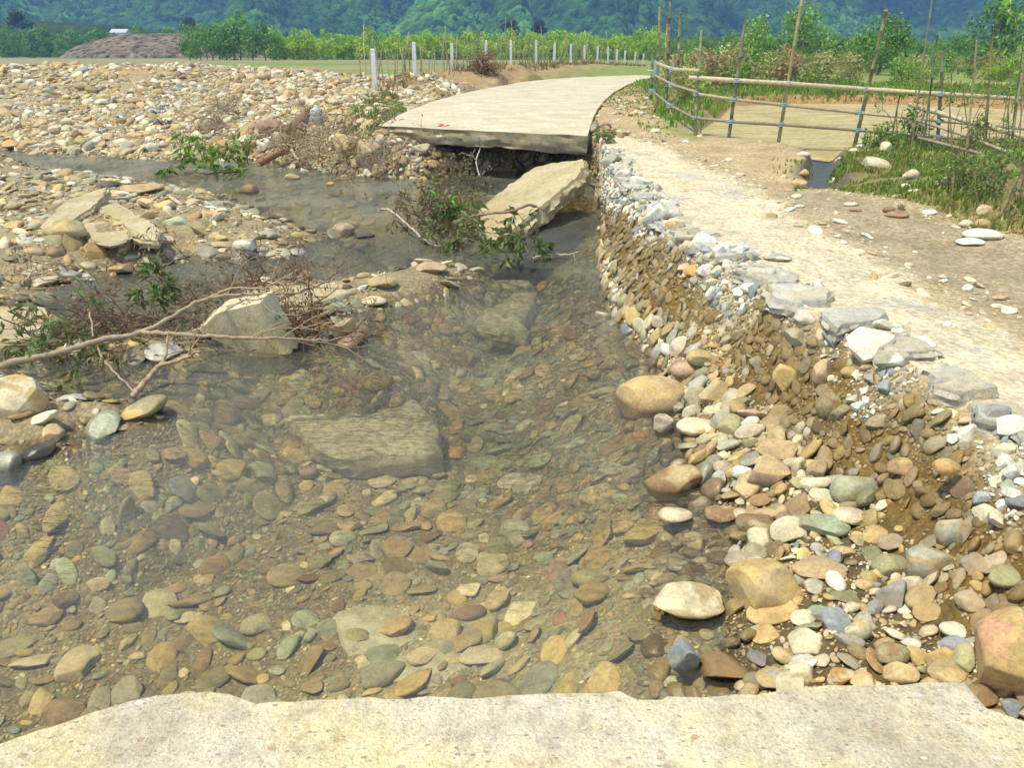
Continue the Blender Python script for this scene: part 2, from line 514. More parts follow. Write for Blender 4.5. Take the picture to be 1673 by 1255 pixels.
def mat_concrete(name, base, dark, speck=.5, stain=(.50, .40, .18), sc1=1.0):
    g = G(name)
    n1 = g.noise(1.6 * sc1, 6, .65)
    n2 = g.noise(14 * sc1, 6, .75)
    n3 = g.noise(110 * sc1, 3, .7)
    c = g.mix(dark, base, g.ramp(n1.outputs[0], [(.30, 0.0), (.62, 1.0)]))
    n4 = g.noise(2.7 * sc1, 4, .6)
    c = g.mix(c, stain, g.ramp(n4.outputs[0], [(.46, 0.0), (.64, .6)]))
    c = g.mix(c, g.ramp(n2.outputs[0], [(.28, .62), (.5, 1.0), (.72, 1.16)]), 1.0, 'MULTIPLY')
    c = g.mix(c, g.ramp(n3.outputs[0], [(.30, .70), (.5, 1.0), (.7, 1.15)]), 1.0, 'MULTIPLY')
    v = g.vor(26 * sc1, g.pos((1, 1.5, 1)))
    sep = g.N.new("ShaderNodeSeparateColor"); g.L.new(v.outputs["Color"], sep.inputs[0])
    isag = g.math('MULTIPLY', g.math('GREATER_THAN', sep.outputs[0], .66), g.math('LESS_THAN', v.outputs["Distance"], g.math('MULTIPLY', sep.outputs[1], .34)))
    agc = g.ramp(sep.outputs[2], [(0, (.20, .21, .22)), (.45, (.36, .36, .34)), (.7, (.42, .30, .18)), (1, (.62, .60, .55))])
    c = g.mix(c, agc, g.math('MULTIPLY', isag, speck))
    vb = g.vor(58 * sc1, g.pos((1, 1.9, 1)))
    sb_ = g.N.new("ShaderNodeSeparateColor"); g.L.new(vb.outputs["Color"], sb_.inputs[0])
    isb = g.math('MULTIPLY', g.math('GREATER_THAN', sb_.outputs[1], .62), g.math('LESS_THAN', vb.outputs["Distance"], g.math('MULTIPLY', sb_.outputs[0], .42)))
    c = g.mix(c, g.ramp(sb_.outputs[2], [(0, (.24, .23, .20)), (.5, (.42, .38, .30)), (.8, (.36, .26, .15)), (1, (.85, .83, .76))]), g.math('MULTIPLY', isb, speck * .9))
    v3 = g.vor(75 * sc1)
    pit = g.ramp(v3.outputs["Distance"], [(.0, 0), (.25, 1)])
    h = g.math('ADD', g.math('MULTIPLY', n2.outputs[0], 1.0), g.math('MULTIPLY', n3.outputs[0], .45))
    h = g.math('ADD', h, g.math('MULTIPLY', pit, .12))
    return g.done(g.bsdf(c, .9, g.bump(h, 1.0, .016), .2))

def mat_simple(name, rough=.8, nscale=20, lo=.7, hi=1.25, spec=.3, bump=.3, bd=.01, stretch=(1, 1, 1)):
    g = G(name)
    a = g.attr()
    n = g.noise(nscale, 4, .65, g.pos(stretch))
    c = g.mix(a.outputs[0], g.ramp(n.outputs[0], [(.3, lo), (.7, hi)]), 1.0, 'MULTIPLY')
    return g.done(g.bsdf(c, rough, g.bump(n.outputs[0], bump, bd), spec))

def mat_leaf(name, trans=.35):
    g = G(name)
    a = g.attr()
    n = g.noise(3, 2, .5)
    c = g.mix(a.outputs[0], g.ramp(n.outputs[0], [(.3, .8), (.7, 1.2)]), 1.0, 'MULTIPLY')
    b = g.bsdf(c, .55, None, .35)
    tr = g.N.new("ShaderNodeBsdfTranslucent"); g.L.new(g.mix(c, (1.0, 1.15, .5), 1.0, 'MULTIPLY'), tr.inputs[0])
    mx = g.N.new("ShaderNodeMixShader"); mx.inputs[0].default_value = trans
    g.L.new(b.outputs[0], mx.inputs[1]); g.L.new(tr.outputs[0], mx.inputs[2])
    return g.done(mx)

def mat_water():
    g = G("clear river water")
    n1 = g.noise(2.2, 3, .55, g.pos((1.0, 2.2, 1)), .6)
    n2 = g.noise(11, 3, .6, g.pos((1.0, 2.4, 1)), .5)
    n0 = g.noise(.35, 2, .5)
    calm = g.ramp(n0.outputs[0], [(.35, .35), (.65, 1.0)])
    # the stream is livelier further up
    sx = g.N.new("ShaderNodeSeparateXYZ"); g.L.new(g.geo.outputs["Position"], sx.inputs[0])
    up = g.N.new("ShaderNodeMapRange"); g.L.new(sx.outputs[1], up.inputs[0])
    up.inputs[1].default_value = 2.2; up.inputs[2].default_value = 6.5; up.inputs[3].default_value = .14; up.inputs[4].default_value = 1.0
    h = g.math('ADD', g.math('MULTIPLY', n1.outputs[0], 1.0), g.math('MULTIPLY', n2.outputs[0], .55))
    h = g.math('MULTIPLY', g.math('MULTIPLY', h, calm), up.outputs[0])
    nrm = g.bump(h, 1.0, .20)
    fr = g.N.new("ShaderNodeFresnel"); fr.inputs[0].default_value = 1.46; g.L.new(nrm, fr.inputs[1])
    gl = g.N.new("ShaderNodeBsdfGlossy"); gl.inputs["Roughness"].default_value = .03; g.L.new(nrm, gl.inputs["Normal"])
    gl.inputs[0].default_value = (1, 1, 1, 1)
    # longer path through the water at grazing sight lines: more tint, more silt
    dt = g.N.new("ShaderNodeVectorMath"); dt.operation = 'DOT_PRODUCT'
    g.L.new(g.geo.outputs["Incoming"], dt.inputs[0]); g.L.new(g.geo.outputs["True Normal"], dt.inputs[1])
    path = g.math('DIVIDE', 1.0, g.math('MAXIMUM', g.math('MULTIPLY', g.math('ADD', g.math('ABSOLUTE', dt.outputs["Value"]), .12), .9), .05))
    cc = g.N.new("ShaderNodeCombineColor")
    for k, a_ in enumerate((.93, .915, .81)):
        g.L.new(g.math('POWER', a_, path), cc.inputs[k])
    tr = g.N.new("ShaderNodeBsdfTransparent"); g.L.new(cc.outputs[0], tr.inputs[0])
    df = g.N.new("ShaderNodeBsdfDiffuse"); df.inputs[0].default_value = (.52, .57, .48, 1)  # silt milkiness, paled further to paint sky sheen into the water
    n5 = g.noise(.7, 3, .5)
    mud = g.math('SUBTRACT', 1.0, g.math('POWER', g.math('SUBTRACT', 1.0, g.ramp(n5.outputs[0], [(.35, .012), (.65, .055)])), path))
    m1 = g.N.new("ShaderNodeMixShader"); g.L.new(mud, m1.inputs[0]); g.L.new(tr.outputs[0], m1.inputs[1]); g.L.new(df.outputs[0], m1.inputs[2])
    m2 = g.N.new("ShaderNodeMixShader"); g.L.new(fr.outputs[0], m2.inputs[0]); g.L.new(m1.outputs[0], m2.inputs[1]); g.L.new(gl.outputs[0], m2.inputs[2])
    return g.done(m2)

def mat_pond():
    g = G("silty pond mud")
    n = g.noise(1.2, 5, .6, g.pos((1, 2.5, 1)))
    n2 = g.noise(6, 5, .75, g.pos((.6, 2.5, 1)), 1.0)
    c = g.ramp(n.outputs[0], [(.3, (.30, .25, .11)), (.5, (.44, .37, .18)), (.7, (.55, .47, .25))])
    c = g.mix(c, (.12, .10, .05), g.ramp(n2.outputs[0], [(.56, 0.0), (.62, .85)]))
    n3 = g.noise(26, 3, .7, g.pos((.5, 1.6, 1)))
    c = g.mix(c, g.ramp(n3.outputs[0], [(.35, .62), (.65, 1.25)]), 1.0, 'MULTIPLY')
    return g.done(g.bsdf(c, .8, g.bump(g.math('ADD', n2.outputs[0], n3.outputs[0]), .6, .03), .2))

M = dict(
    stone=mat_stone(), ground=mat_ground(),
    concrete=mat_concrete("broken concrete", (.52, .45, .29), (.34, .29, .17), .6, (.44, .34, .14)),
    crust=mat_concrete("broken grey concrete crust", (.58, .56, .48), (.36, .36, .33), .8, (.56, .47, .28), 1.6),
    sunk=mat_concrete("algae dulled concrete", (.66, .63, .50), (.55, .52, .40), .3, (.30, .27, .13)),
    wedge=mat_concrete("cream concrete", (.68, .61, .42), (.48, .42, .26), .6, (.58, .46, .2)),
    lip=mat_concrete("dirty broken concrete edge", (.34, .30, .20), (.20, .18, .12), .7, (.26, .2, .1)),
    near=mat_concrete("pale worn concrete", (.58, .54, .43), (.40, .36, .26), 1.0, (.66, .55, .27), 1.0),
    road=mat_concrete("dusty road concrete", (.62, .565, .43), (.42, .38, .28), .25, (.58, .48, .28), .8),
    water=mat_water(), pond=mat_pond(),
    wood=mat_simple("weathered wood", .8, 18, .6, 1.3, .2, .5, .01, (1, 1, 1)),
    bamboo=mat_simple("bamboo", .55, 25, .65, 1.25, .35, .2, .005),
    leaf=mat_leaf("leaves", .3), grass=mat_leaf("grass blades", .35),
    far_leaf=mat_leaf("tree leaves", .2),
    paint=mat_simple("paint", .6, 30, .8, 1.1, .3, .1, .002),
)

# ------------------------------------------------------------------ ground sheet
NR, NA = 1100, 640
OX, OY = 0.0, -2.0
rr = np.concatenate([[0.3], 1.2 * (2600 / 1.2) ** np.linspace(0, 1, NR - 1)])
aa = np.linspace(R(-62), R(62), NA)
gx = OX + rr[:, None] * np.sin(aa)[None, :]
gy = OY + rr[:, None] * np.cos(aa)[None, :]
gxf, gyf = gx.ravel(), gy.ravel()
gz = H(gxf, gyf)
STRIP = pxpoly([(960, 221), (1040, 232), (1110, 255), (1170, 285), (1230, 322), (1310, 368), (1400, 420), (1500, 475), (1600, 528), (1700, 575), (1900, 660),
                (1900, 900), (1673, 725), (1580, 665), (1480, 605), (1400, 555), (1290, 500), (1200, 446), (1110, 400), (1060, 350), (1005, 290), (980, 245)], .73)
TRACK = pxpoly([(1260, 320), (1360, 322), (1430, 340), (1520, 362), (1600, 385), (1673, 405), (1900, 470), (1900, 640), (1673, 540), (1560, 470), (1450, 425), (1350, 375), (1290, 345)], .72)
VERGE = pxpoly([(1360, 262), (1400, 240), (1450, 225), (1560, 230), (1673, 235), (1900, 240), (2100, 420), (1900, 440), (1673, 385), (1580, 355), (1500, 335), (1440, 325), (1372, 312), (1352, 285)], .80)
GRASSL = pxpoly([(1040, 140), (1062, 160), (1070, 185), (1100, 212), (1140, 222), (1150, 200), (1180, 170), (1220, 160), (1500, 160), (1800, 170), (1800, 150), (1300, 140), (1100, 130)], .85)
_oc = hit(205, 113); OCHRE = [_oc[:2] + np.array((math.cos(t_) * 1.4 * (1 + .25 * math.sin(3 * t_)), math.sin(t_) * .7)) for t_ in np.linspace(0, 6.28, 17)[:-1]]
BERM = [p[0][:2] for p in POSTW]
WALLP = WL[:17]

def ground_color(x, y, z):
    n = x.shape[0]
    c = np.tile(np.array((.30, .25, .15, .0)), (n, 1))
    def lay(mask, col, wet=None):
        m = np.clip(mask, 0, 1)[:, None]
        c[:, :3] = c[:, :3] * (1 - m) + np.array(col) * m
        if wet is not None: c[:, 3] = c[:, 3] * (1 - m[:, 0]) + wet * m[:, 0]
    nz = fbm(x * .7, y * .7, 31, 4); nf = fbm(x * 4, y * 4, 33, 4)
    land = inside(x, y, WLpoly)
    left = sstep(0, -3, x)
    # bank walls: ochre earth
    rimpoly = [p[:2] for p in RIM] + [np.array((-4000., 33.)), np.array((-4000., 6000.)), np.array((4000., 6000.)), np.array((4000., -60.)), np.array((2.15, -60.))]
    bey = inside(x, y, rimpoly)
    lay((land & ~bey) * (1 - left), (.18, .115, .033)); lay((land & ~bey) * (1 - left) * sstep(.32, .16, z), (.12, .088, .04), .3); lay((land & ~bey & (x > .4)) * sstep(8.5, 10, y) * sstep(.6, .4, z), (.055, .042, .02), .5)  # last layer paints the shade of the hollow by the tilted slab into the soil
    lay((land & ~bey) * left, (.34, .28, .17))
    lay(bey * (1 - left), (.41, .32, .18))
    lay(bey * left * sstep(30, 26, y), (.40, .34, .22))
    # fields beyond the bank
    fld = bey * sstep(34, 40, y)
    lay(fld * (x < 4), (.26, .24, .11))
    st = fbm(x * .012, y * .09, 41, 3)
    lay(fld * sstep(.0, .3, st) * (x < 6), (.17, .25, .05))
    lay(fld * sstep(.1, -.3, st) * (x < 6), (.30, .25, .16))
    lay(fld * (x >= 4), (.20, .26, .07))
    # grass on right
    g = sstep(-.4, .3, sdf(x, y, GRASSL) + nz * .4)
    lay(g, (.20, .24, .06))
    lay(sstep(-.2, .25, sdf(x, y, VERGE) + nz * .25), (.20, .17, .07))
    # pond shore mud
    sp = sdf(x, y, POND)
    lay(sstep(-.8, 0, sp + nz * .4), (.30, .25, .14), .3)
    lay(sstep(-1.2, -.2, sp + nf * .3) * (y > 20), (.32, .20, .09))
    lay(sstep(-.4, .3, sdf(x, y, OCHRE) + nf * .4) * .8, (.42, .28, .11))
    # berm behind the road
    db = seg_dist(x, y, BERM)
    lay(sstep(2.5, .8, db + nz), (.34, .24, .12))
    # track and pale strip
    lay(sstep(-.25, .2, sdf(x, y, TRACK) + nz * .2), (.33, .265, .165), .15)
    lay(sstep(-.22, .12, sdf(x, y, STRIP) + nf * .22 + nz * .18), (.58, .50, .34), 0)
    lay(sstep(-.05, .3, sdf(x, y, STRIP)) * sstep(.15, .4, fbm(x * 2.6 + y, y * 1.3, 37, 4)), (.44, .43, .37))
    dd = seg_dist(x, y, DITCH)
    lay(sstep(.45, .2, dd), (.12, .10, .06), .8)
    # river bed and wet margins
    dw = seg_dist(x, y, WL)
    for poly, h in BARW:
        s = sdf(x, y, poly)
        lay(s > 0, (.27, .22, .125), .15)
    lay(z < .0, (.27, .225, .12), 0.0)
    lay((np.abs(z - .0) < .05) * .7, (.10, .075, .035), .8)
    lay((z < -.02) * sstep(-.1, .35, nz), (.36, .32, .19))
    return c

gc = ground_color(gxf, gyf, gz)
ii = (np.arange(NR - 1)[:, None] * NA + np.arange(NA - 1)[None, :]).ravel()
GQ = np.stack([ii, ii + 1, ii + NA + 1, ii + NA], -1)
# drop the far-off part that the road-side can never show is kept: one sheet to the horizon
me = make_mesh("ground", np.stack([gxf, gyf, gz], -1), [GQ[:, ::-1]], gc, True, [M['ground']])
ground = bpy.data.objects.new("ground", me); COL.objects.link(ground)
tag(ground, kind="structure")

# river water
def flat_sheet(name, poly, z, mat):
    me = bpy.data.meshes.new(name)
    me.from_pydata([(p[0], p[1], z) for p in poly], [], [list(range(len(poly)))])
    me.materials.append(mat); me.update()
    if me.polygons[0].normal.z < 0: me.flip_normals()
    o = bpy.data.objects.new(name, me); COL.objects.link(o)
    return tag(o, kind="structure")
flat_sheet("water", [(-60, -6), (1.6, -6), (1.6, 5), (1.9, 9), (1.9, 17.5), (-3, 18), (-14, 22.5), (-60, 30)], 0.0, M['water'])
pz = .595
flat_sheet("pond_water", [(p[0] * 1.0, p[1]) for p in POND], pz + .003, M['pond'])
def mat_ditch():
    g = G("dark ditch water")
    n = g.noise(14, 4, .6, g.pos((1, .5, 1)))
    return g.done(g.bsdf((.07, .065, .05), .08, g.bump(n.outputs[0], .6, .02), .5))
dpoly = [(p[0] - .16, p[1]) for p in DITCH] + [(p[0] + .16, p[1]) for p in reversed(DITCH)]
flat_sheet("ditch_water", dpoly, .592, mat_ditch())

# ------------------------------------------------------------------ far hills
def hill_height(x, y):
    r = np.hypot(x, y); az = np.degrees(np.arctan2(x, y))
    base = sstep(520, 1500, r) * 330
    # front spurs, lower and greener
    spur = np.zeros_like(x)
    for a0, wd, hh, r0 in [(-11, 6.0, 60, 700), (-3.5, 4.5, 70, 640), (4.5, 5.5, 92, 640), (10.5, 4.0, 60, 700), (16, 6, 64, 760), (-22, 6, 46, 800), (-32, 7, 60, 820), (24, 6, 70, 840), (33, 8, 90, 800), (-16.5, 3, 46, 640), (.8, 2.5, 50, 590), (7.8, 2.5, 52, 600)]:
        da = (az - a0 + 1.4 * np.sin(r / 90 + a0)) / wd
        spur = np.maximum(spur, hh * np.exp(-da * da * 1.6) * sstep(r0 - 170, r0 + 40, r))
    rid = 1 - np.abs(fbm(x / 260, y / 260, 51, 5))
    n2 = 1 - np.abs(fbm(x / 90 + 3, y / 90, 57, 4))
    z = np.maximum(base * (.62 + .5 * rid) - 40, spur * (.72 + .30 * n2)) + (n2 - .6) * 22 * sstep(500, 700, r)
    return np.maximum(z * sstep(430, 560, r), -2)

hr = 430 * (2100 / 430) ** np.linspace(0, 1, 420)
ha = np.linspace(R(-48), R(48), 900)
hx = (hr[:, None] * np.sin(ha)[None, :]).ravel(); hy = (hr[:, None] * np.cos(ha)[None, :]).ravel()
hz = hill_height(hx, hy)
hz += (vnoise(hx / 6, hy / 6, 71) + .6 * vnoise(hx / 3, hy / 3, 72)) * 5.0 * sstep(3, 12, hz)
hz = np.where(hz < .5, -1.0, hz + .6)
g = G("forest on the hills")
n = g.noise(.012, 4, .6); v = g.vor(.16); v2 = g.vor(.4)
sepp = g.N.new("ShaderNodeSeparateColor"); g.L.new(v.outputs["Color"], sepp.inputs[0])
hc = g.ramp(n.outputs[0], [(.35, (.014, .048, .022)), (.5, (.038, .11, .026)), (.65, (.080, .20, .030))])
hc = g.mix(hc, g.ramp(sepp.outputs[0], [(0, .45), (1, 1.6)]), 1.0, 'MULTIPLY')
n3 = g.noise(.006, 2, .5)
sx = g.N.new("ShaderNodeSeparateXYZ"); g.L.new(g.geo.outputs["Position"], sx.inputs[0])
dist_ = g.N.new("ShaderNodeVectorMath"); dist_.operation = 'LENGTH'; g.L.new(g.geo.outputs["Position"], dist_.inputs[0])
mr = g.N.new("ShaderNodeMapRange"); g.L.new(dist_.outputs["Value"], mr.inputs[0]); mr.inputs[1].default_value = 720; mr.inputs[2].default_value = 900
hc = g.mix(hc, g.mix(hc, (.35, .45, .85), 1.0, 'MULTIPLY'), mr.outputs[0])  # distant slopes tinted dark blue, aerial haze painted into their colour
bare = g.math('MULTIPLY', g.math('GREATER_THAN', sx.outputs[0], 520), g.ramp(g.noise(.02, 4, .6).outputs[0], [(.45, 0), (.55, .8)]))
hc = g.mix(hc, (.20, .14, .11), bare)
hh = g.math('ADD', g.math('MULTIPLY', v.outputs["Distance"], -1.0), g.math('MULTIPLY', v2.outputs["Distance"], -.4))
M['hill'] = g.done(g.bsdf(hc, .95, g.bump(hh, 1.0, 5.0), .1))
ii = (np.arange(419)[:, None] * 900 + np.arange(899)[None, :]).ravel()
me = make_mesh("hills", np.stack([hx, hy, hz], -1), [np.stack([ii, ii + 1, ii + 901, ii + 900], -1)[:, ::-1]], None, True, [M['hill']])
hills = bpy.data.objects.new("hills", me); COL.objects.link(hills); tag(hills, kind="structure")

# low brown hillside in the middle distance
def low_hill(name, cx, cy, rx, ry, h, col):
    mb = MB(); n = 60
    u, v = np.meshgrid(np.linspace(-1, 1, n), np.linspace(-1, 1, n), indexing='ij')
    x = cx + u * rx; y = cy + v * ry
    z = h * np.clip(1 - (np.abs(u) ** 2.6 + v * v) * .98, 0, 1) ** .8 + fbm(x * .08, y * .08, 4) * h * .12 - .5
    ii = (np.arange(n - 1)[:, None] * n + np.arange(n - 1)[None, :]).ravel()
    c = np.array(col)[None] * (1 + .35 * fbm(x.ravel() * .15, y.ravel() * .5, 5))[:, None]
    mb.add(np.stack([x.ravel(), y.ravel(), z.ravel() + 1], -1), None, np.stack([ii, ii + n, ii + n + 1, ii + 1], -1), c)
    o = mb.build(name, M['scrub']); tag(o, kind="structure")
g = G("scrubby hillside"); a_ = g.attr(); n_1 = g.noise(.35, 5, .75); n_2 = g.vor(.55); n_3 = g.noise(2.5, 4, .7)
c_ = g.mix(a_.outputs[0], g.ramp(n_1.outputs[0], [(.35, .45), (.65, 1.6)]), 1.0, 'MULTIPLY')
c_ = g.mix(c_, g.ramp(n_3.outputs[0], [(.35, .6), (.65, 1.5)]), 1.0, 'MULTIPLY')
c_ = g.mix((.045, .06, .02), c_, g.ramp(n_2.outputs["Distance"], [(.15, 0), (.45, 1)]))
M['scrub'] = g.done(g.bsdf(c_, .95, g.bump(g.math('ADD', n_1.outputs[0], n_3.outputs[0]), 1.0, 1.0), .1))
low_hill("scrub_hill", -92, 225, 27, 22, 6.3, (.30, .23, .15))
low_hill("low_hill", -185, 330, 80, 30, 12, (.055, .10, .022))
low_hill("low_hill", 10, 330, 210, 30, 7.5, (.07, .13, .022))

# ------------------------------------------------------------------ road slabs
def slab(name, outline, thick, mat, seed=0, nrm=None, rough_top=.006, rough_edge=.04, edge_jit=.03, nseg=.06, rings=14, parent=None, bottom_in=.0, straight=()):
    """closed broken slab: outline = 3-D points of the top face"""
    r = np.random.default_rng(seed)
    O = np.asarray(outline, float)
    cen = O.mean(0)
    given = nrm is not None
    if nrm is None:
        nrm = np.zeros(3)
        for i in range(len(O)): nrm += np.cross(O[i] - cen, O[(i + 1) % len(O)] - cen)
    nrm = np.asarray(nrm, float); nrm /= np.linalg.norm(nrm)
    if given and nrm @ (np.array((0, 0, CAMZ)) - cen) < 0: nrm = -nrm
    if not given and nrm[2] < 0: nrm = -nrm
    pts = []; jit = []
    for i in range(len(O)):
        a, b = O[i], O[(i + 1) % len(O)]
        k = max(1, int(np.linalg.norm(b - a) / nseg))
        for q in range(k):
            pts.append(a + (b - a) * q / k); jit.append(0.15 if i in straight else 1.0)
    pts = np.array(pts); jit = np.array(jit); n = len(pts)
    tan = np.roll(pts, -1, 0) - np.roll(pts, 1, 0); tan /= np.linalg.norm(tan, axis=1)[:, None] + 1e-9
    outd = np.cross(tan, nrm)
    if ((pts - cen) * outd).sum() < 0: outd = -outd
    s = np.arange(n) * nseg
    def nz(sc, sd, off=0): return fbm(s * sc + off, np.full(n, sd * 7.3 + off), seed + sd, 4)
    pts = pts + outd * (nz(2.2, 1) * 1.6 * edge_jit + nz(11, 2) * edge_jit * .6)[:, None] * jit[:, None]
    V = []; 
    for k in range(rings):                     # top, centre outwards
        f = ((k + 1) / rings) ** .7
        p = cen + (pts - cen) * f
        hgt = fbm(p[:, 0] * 5, p[:, 1] * 5 + p[:, 2] * 3, seed + 5, 4) * rough_top * (2 if k == rings - 1 else 1)
        drop = 0 if k < rings - 1 else rough_top * 2.0
        V.append(p + nrm * (hgt - drop)[:, None])
    lay = 6
    for k in range(1, lay + 1):                # side
        f = k / lay
        bulge = (nz(5, 10 + k, k * 3.1) + nz(17, 30 + k) * .5) * rough_edge * jit - bottom_in * f + rough_edge * .35 * math.sin(f * 3.14)
        V.append(pts + outd * bulge[:, None] - nrm * (thick * f * (1 + .25 * nz(2.5, 40) * jit))[:, None])
    V.append(cen + (V[-1] - cen - (-nrm * thick)) * .5 - nrm * thick * 1.0)
    V = np.vstack(V + [cen[None] , (cen - nrm * thick)[None]])
    L = rings + lay + 1
    i = np.arange(L - 1)[:, None] * n; j = np.arange(n)[None]; j2 = (j + 1) % n
    Q = np.stack([i + j, i + j2, i + n + j2, i + n + j], -1).reshape(-1, 4)
    c0 = L * n
    T = [(c0, (q + 1) % n, q) for q in range(n)] + [(c0 + 1, (L - 1) * n + q, (L - 1) * n + (q + 1) % n) for q in range(n)]
    mb = MB(); mb.add(V, T, Q, (1, 1, 1, 0))
    o = mb.build(name, mat, parent, loc=None if parent else tuple(cen - nrm * thick), sharp=R(50))
    me = o.data
    # consistent outward normals
    import bmesh
    bm = bmesh.new(); bm.from_mesh(me); bmesh.ops.recalc_face_normals(bm, faces=bm.faces); bm.to_mesh(me); bm.free()
    return o

# far road: a curving strip with thickness
def far_road():
    nL = 60
    def res(A, n, dens=1.0):
        A = np.array(A); t = np.linspace(0, len(A) - 1, n)
        t = t ** 1.0
        i = np.minimum(t.astype(int), len(A) - 2); f = (t - i)[:, None]
        return A[i] * (1 - f) + A[i + 1] * f
    nl = 120; nc = 40
    A = res(ROADLW, nl); B = res(ROADRW, nl)
    w_ = np.linspace(0, 1, nc)
    # ragged broken front
    front = fbm(w_ * 9, w_ * 0 + 2, 3, 4) * .16
    V = []
    for k in range(nl):
        row = A[k][None] * (1 - w_[:, None]) + B[k][None] * w_[:, None]
        if k == 0: row = row + np.stack([w_ * 0, front, w_ * 0], -1)
        V.append(row)
    V = np.array(V)
    V[:, :, 2] += fbm(V[:, :, 0] * 2, V[:, :, 1] * 2, 8, 3) * .006
    top = V.reshape(-1, 3)
    i = (np.arange(nl - 1)[:, None] * nc + np.arange(nc - 1)[None]).ravel()
    mb = MB()
    Q = np.stack([i, i + 1, i + nc + 1, i + nc], -1)
    # skirt round front and both sides
    loop = list(range(nc)) + [k * nc + nc - 1 for k in range(1, nl)]
    loopL = [k * nc for k in range(nl - 1, 0, -1)]
    loop = loopL + loop
    m = len(loop); rows = 6
    base = top[loop]
    sk = []
    cenx = top.mean(0)
    for r_ in range(1, rows + 1):
        f = r_ / rows
        isf = np.array([q < nc for q in loop])
        nn = fbm(base[:, 0] * 6, base[:, 1] * 6 + r_ * 1.3, 60 + r_, 4)
        und = fbm(base[:, 0] * 2.4, base[:, 1], 77, 3)
        off = np.where(isf, nn * .09 - .04 + .05 * math.sin(f * 3.1), 0)
        p = base + np.stack([base[:, 0] * 0, -off, -(.31 + und * .07 * isf) * f], -1)
        sk.append(p)
    n0 = len(top)
    allV = np.vstack([top] + sk)
    Q2 = []
    for r_ in range(rows):
        for q in range(m - 1):
            a = loop[q] if r_ == 0 else n0 + (r_ - 1) * m + q
            b = loop[q + 1] if r_ == 0 else n0 + (r_ - 1) * m + q + 1
            Q2.append((a, n0 + r_ * m + q, n0 + r_ * m + q + 1, b))
    # underside
    last = n0 + (rows - 1) * m
    fr = [last + len(loopL) + q for q in range(nc)]
    ub = [top[3 * 0 + q] for q in range(nc)]
    back = np.array([V[12, q] - (0, 0, .31) for q in range(nc)])
    nb = len(allV); allV = np.vstack([allV, back])
    for q in range(nc - 1): Q2.append((fr[q], nb + q, nb + q + 1, fr[q + 1]))
    mb.add(allV, None, np.vstack([Q, np.array(Q2)]), (1, 1, 1, 0))
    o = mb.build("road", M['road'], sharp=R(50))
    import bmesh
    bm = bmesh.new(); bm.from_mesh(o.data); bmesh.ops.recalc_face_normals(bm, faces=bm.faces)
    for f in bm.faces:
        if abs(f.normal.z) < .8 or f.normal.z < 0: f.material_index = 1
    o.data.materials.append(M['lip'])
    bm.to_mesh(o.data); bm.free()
    return tag(o, kind="structure")
far_road()

# red spray-painted scribble on the end of the far road
mk = MB()
zc = .874
for strokes in ([(713, 199), (722, 203), (716, 206)], [(714, 202), (726, 199)], [(720, 206), (728, 201), (733, 205)], [(726, 206), (737, 203)]):
    pp = [P(a, b, zc) for a, b in strokes]
    for a, b in zip(pp[:-1], pp[1:]):
        d = (b - a)[:2]; L = np.hypot(*d) + 1e-6; n_ = np.array((-d[1], d[0], 0)) / L * .025
        mk.add([a - n_, a + n_, b + n_, b - n_], None, [(0, 3, 2, 1)], (.62, .05, .06))
o = mk.build("paint_scribble", M['paint'], smooth=False)
tag(o, "small red spray painted scribble on the end of the far road slab", "marking")

# near slab under the photographer
NZ = .76
nearpx = [(-260, 1290), (0, 1214), (60, 1192), (150, 1163), (250, 1140), (340, 1131), (368, 1134), (375, 1156), (420, 1151), (520, 1146), (600, 1139), (700, 1133), (800, 1132), (900, 1128),
          (1015, 1124), (1045, 1138), (1080, 1137), (1090, 1131), (1200, 1132), (1240, 1134), (1300, 1121), (1420, 1116), (1585, 1110), (1600, 1128), (1622, 1152), (1660, 1166), (1700, 1180)]
no = [P(a, b, NZ) for a, b in nearpx] + [np.array((1.5, .9, NZ)), np.array((1.45, -1.6, NZ)), np.array((-2.6, -1.6, NZ)), np.array((-2.6, .8, NZ))]
o = slab("concrete_slab", no, .22, M['near'], seed=3, rough_top=.005, rough_edge=.03, edge_jit=.016, nseg=.011, rings=70)
tag(o, "pale worn concrete road slab with ragged broken edge above the clear pool", "concrete slab")

# tilted slab fallen against the bank
A_ = P(805, 398, .03); B_ = P(957, 275, .62); D_ = P(757, 395, -.05)
nn_ = np.cross(B_ - A_, D_ - A_); 
def on_plane(px, py, p0, nrm):
    d = ray(px, py); o0 = np.array((0, 0, CAMZ))
    t = ((p0 - o0) @ nrm) / (d @ nrm)
    return o0 + d * t
E1 = P(815, 330, .30)
pn = np.cross(B_ - A_, P(817, 313, .14) - A_)
tilt_px = [(750, 391), (770, 360), (794, 332), (817, 313), (845, 292), (874, 273), (902, 265), (930, 262), (955, 258), (960, 266), (942, 290), (905, 320), (876, 342), (850, 364), (825, 387), (805, 399), (780, 403)]
to = [on_plane(a, b, A_, pn) for a, b in tilt_px]
print("TILT", [tuple(np.round(p, 2)) for p in to], pn / np.linalg.norm(pn))
o = slab("concrete_slab", to, .24, M['concrete'], seed=9, nrm=pn, rough_top=.035, rough_edge=.07, edge_jit=.04, nseg=.04, rings=34)
tag(o, "rough broken concrete slab tilted out of the water against the gravel bank", "concrete slab")

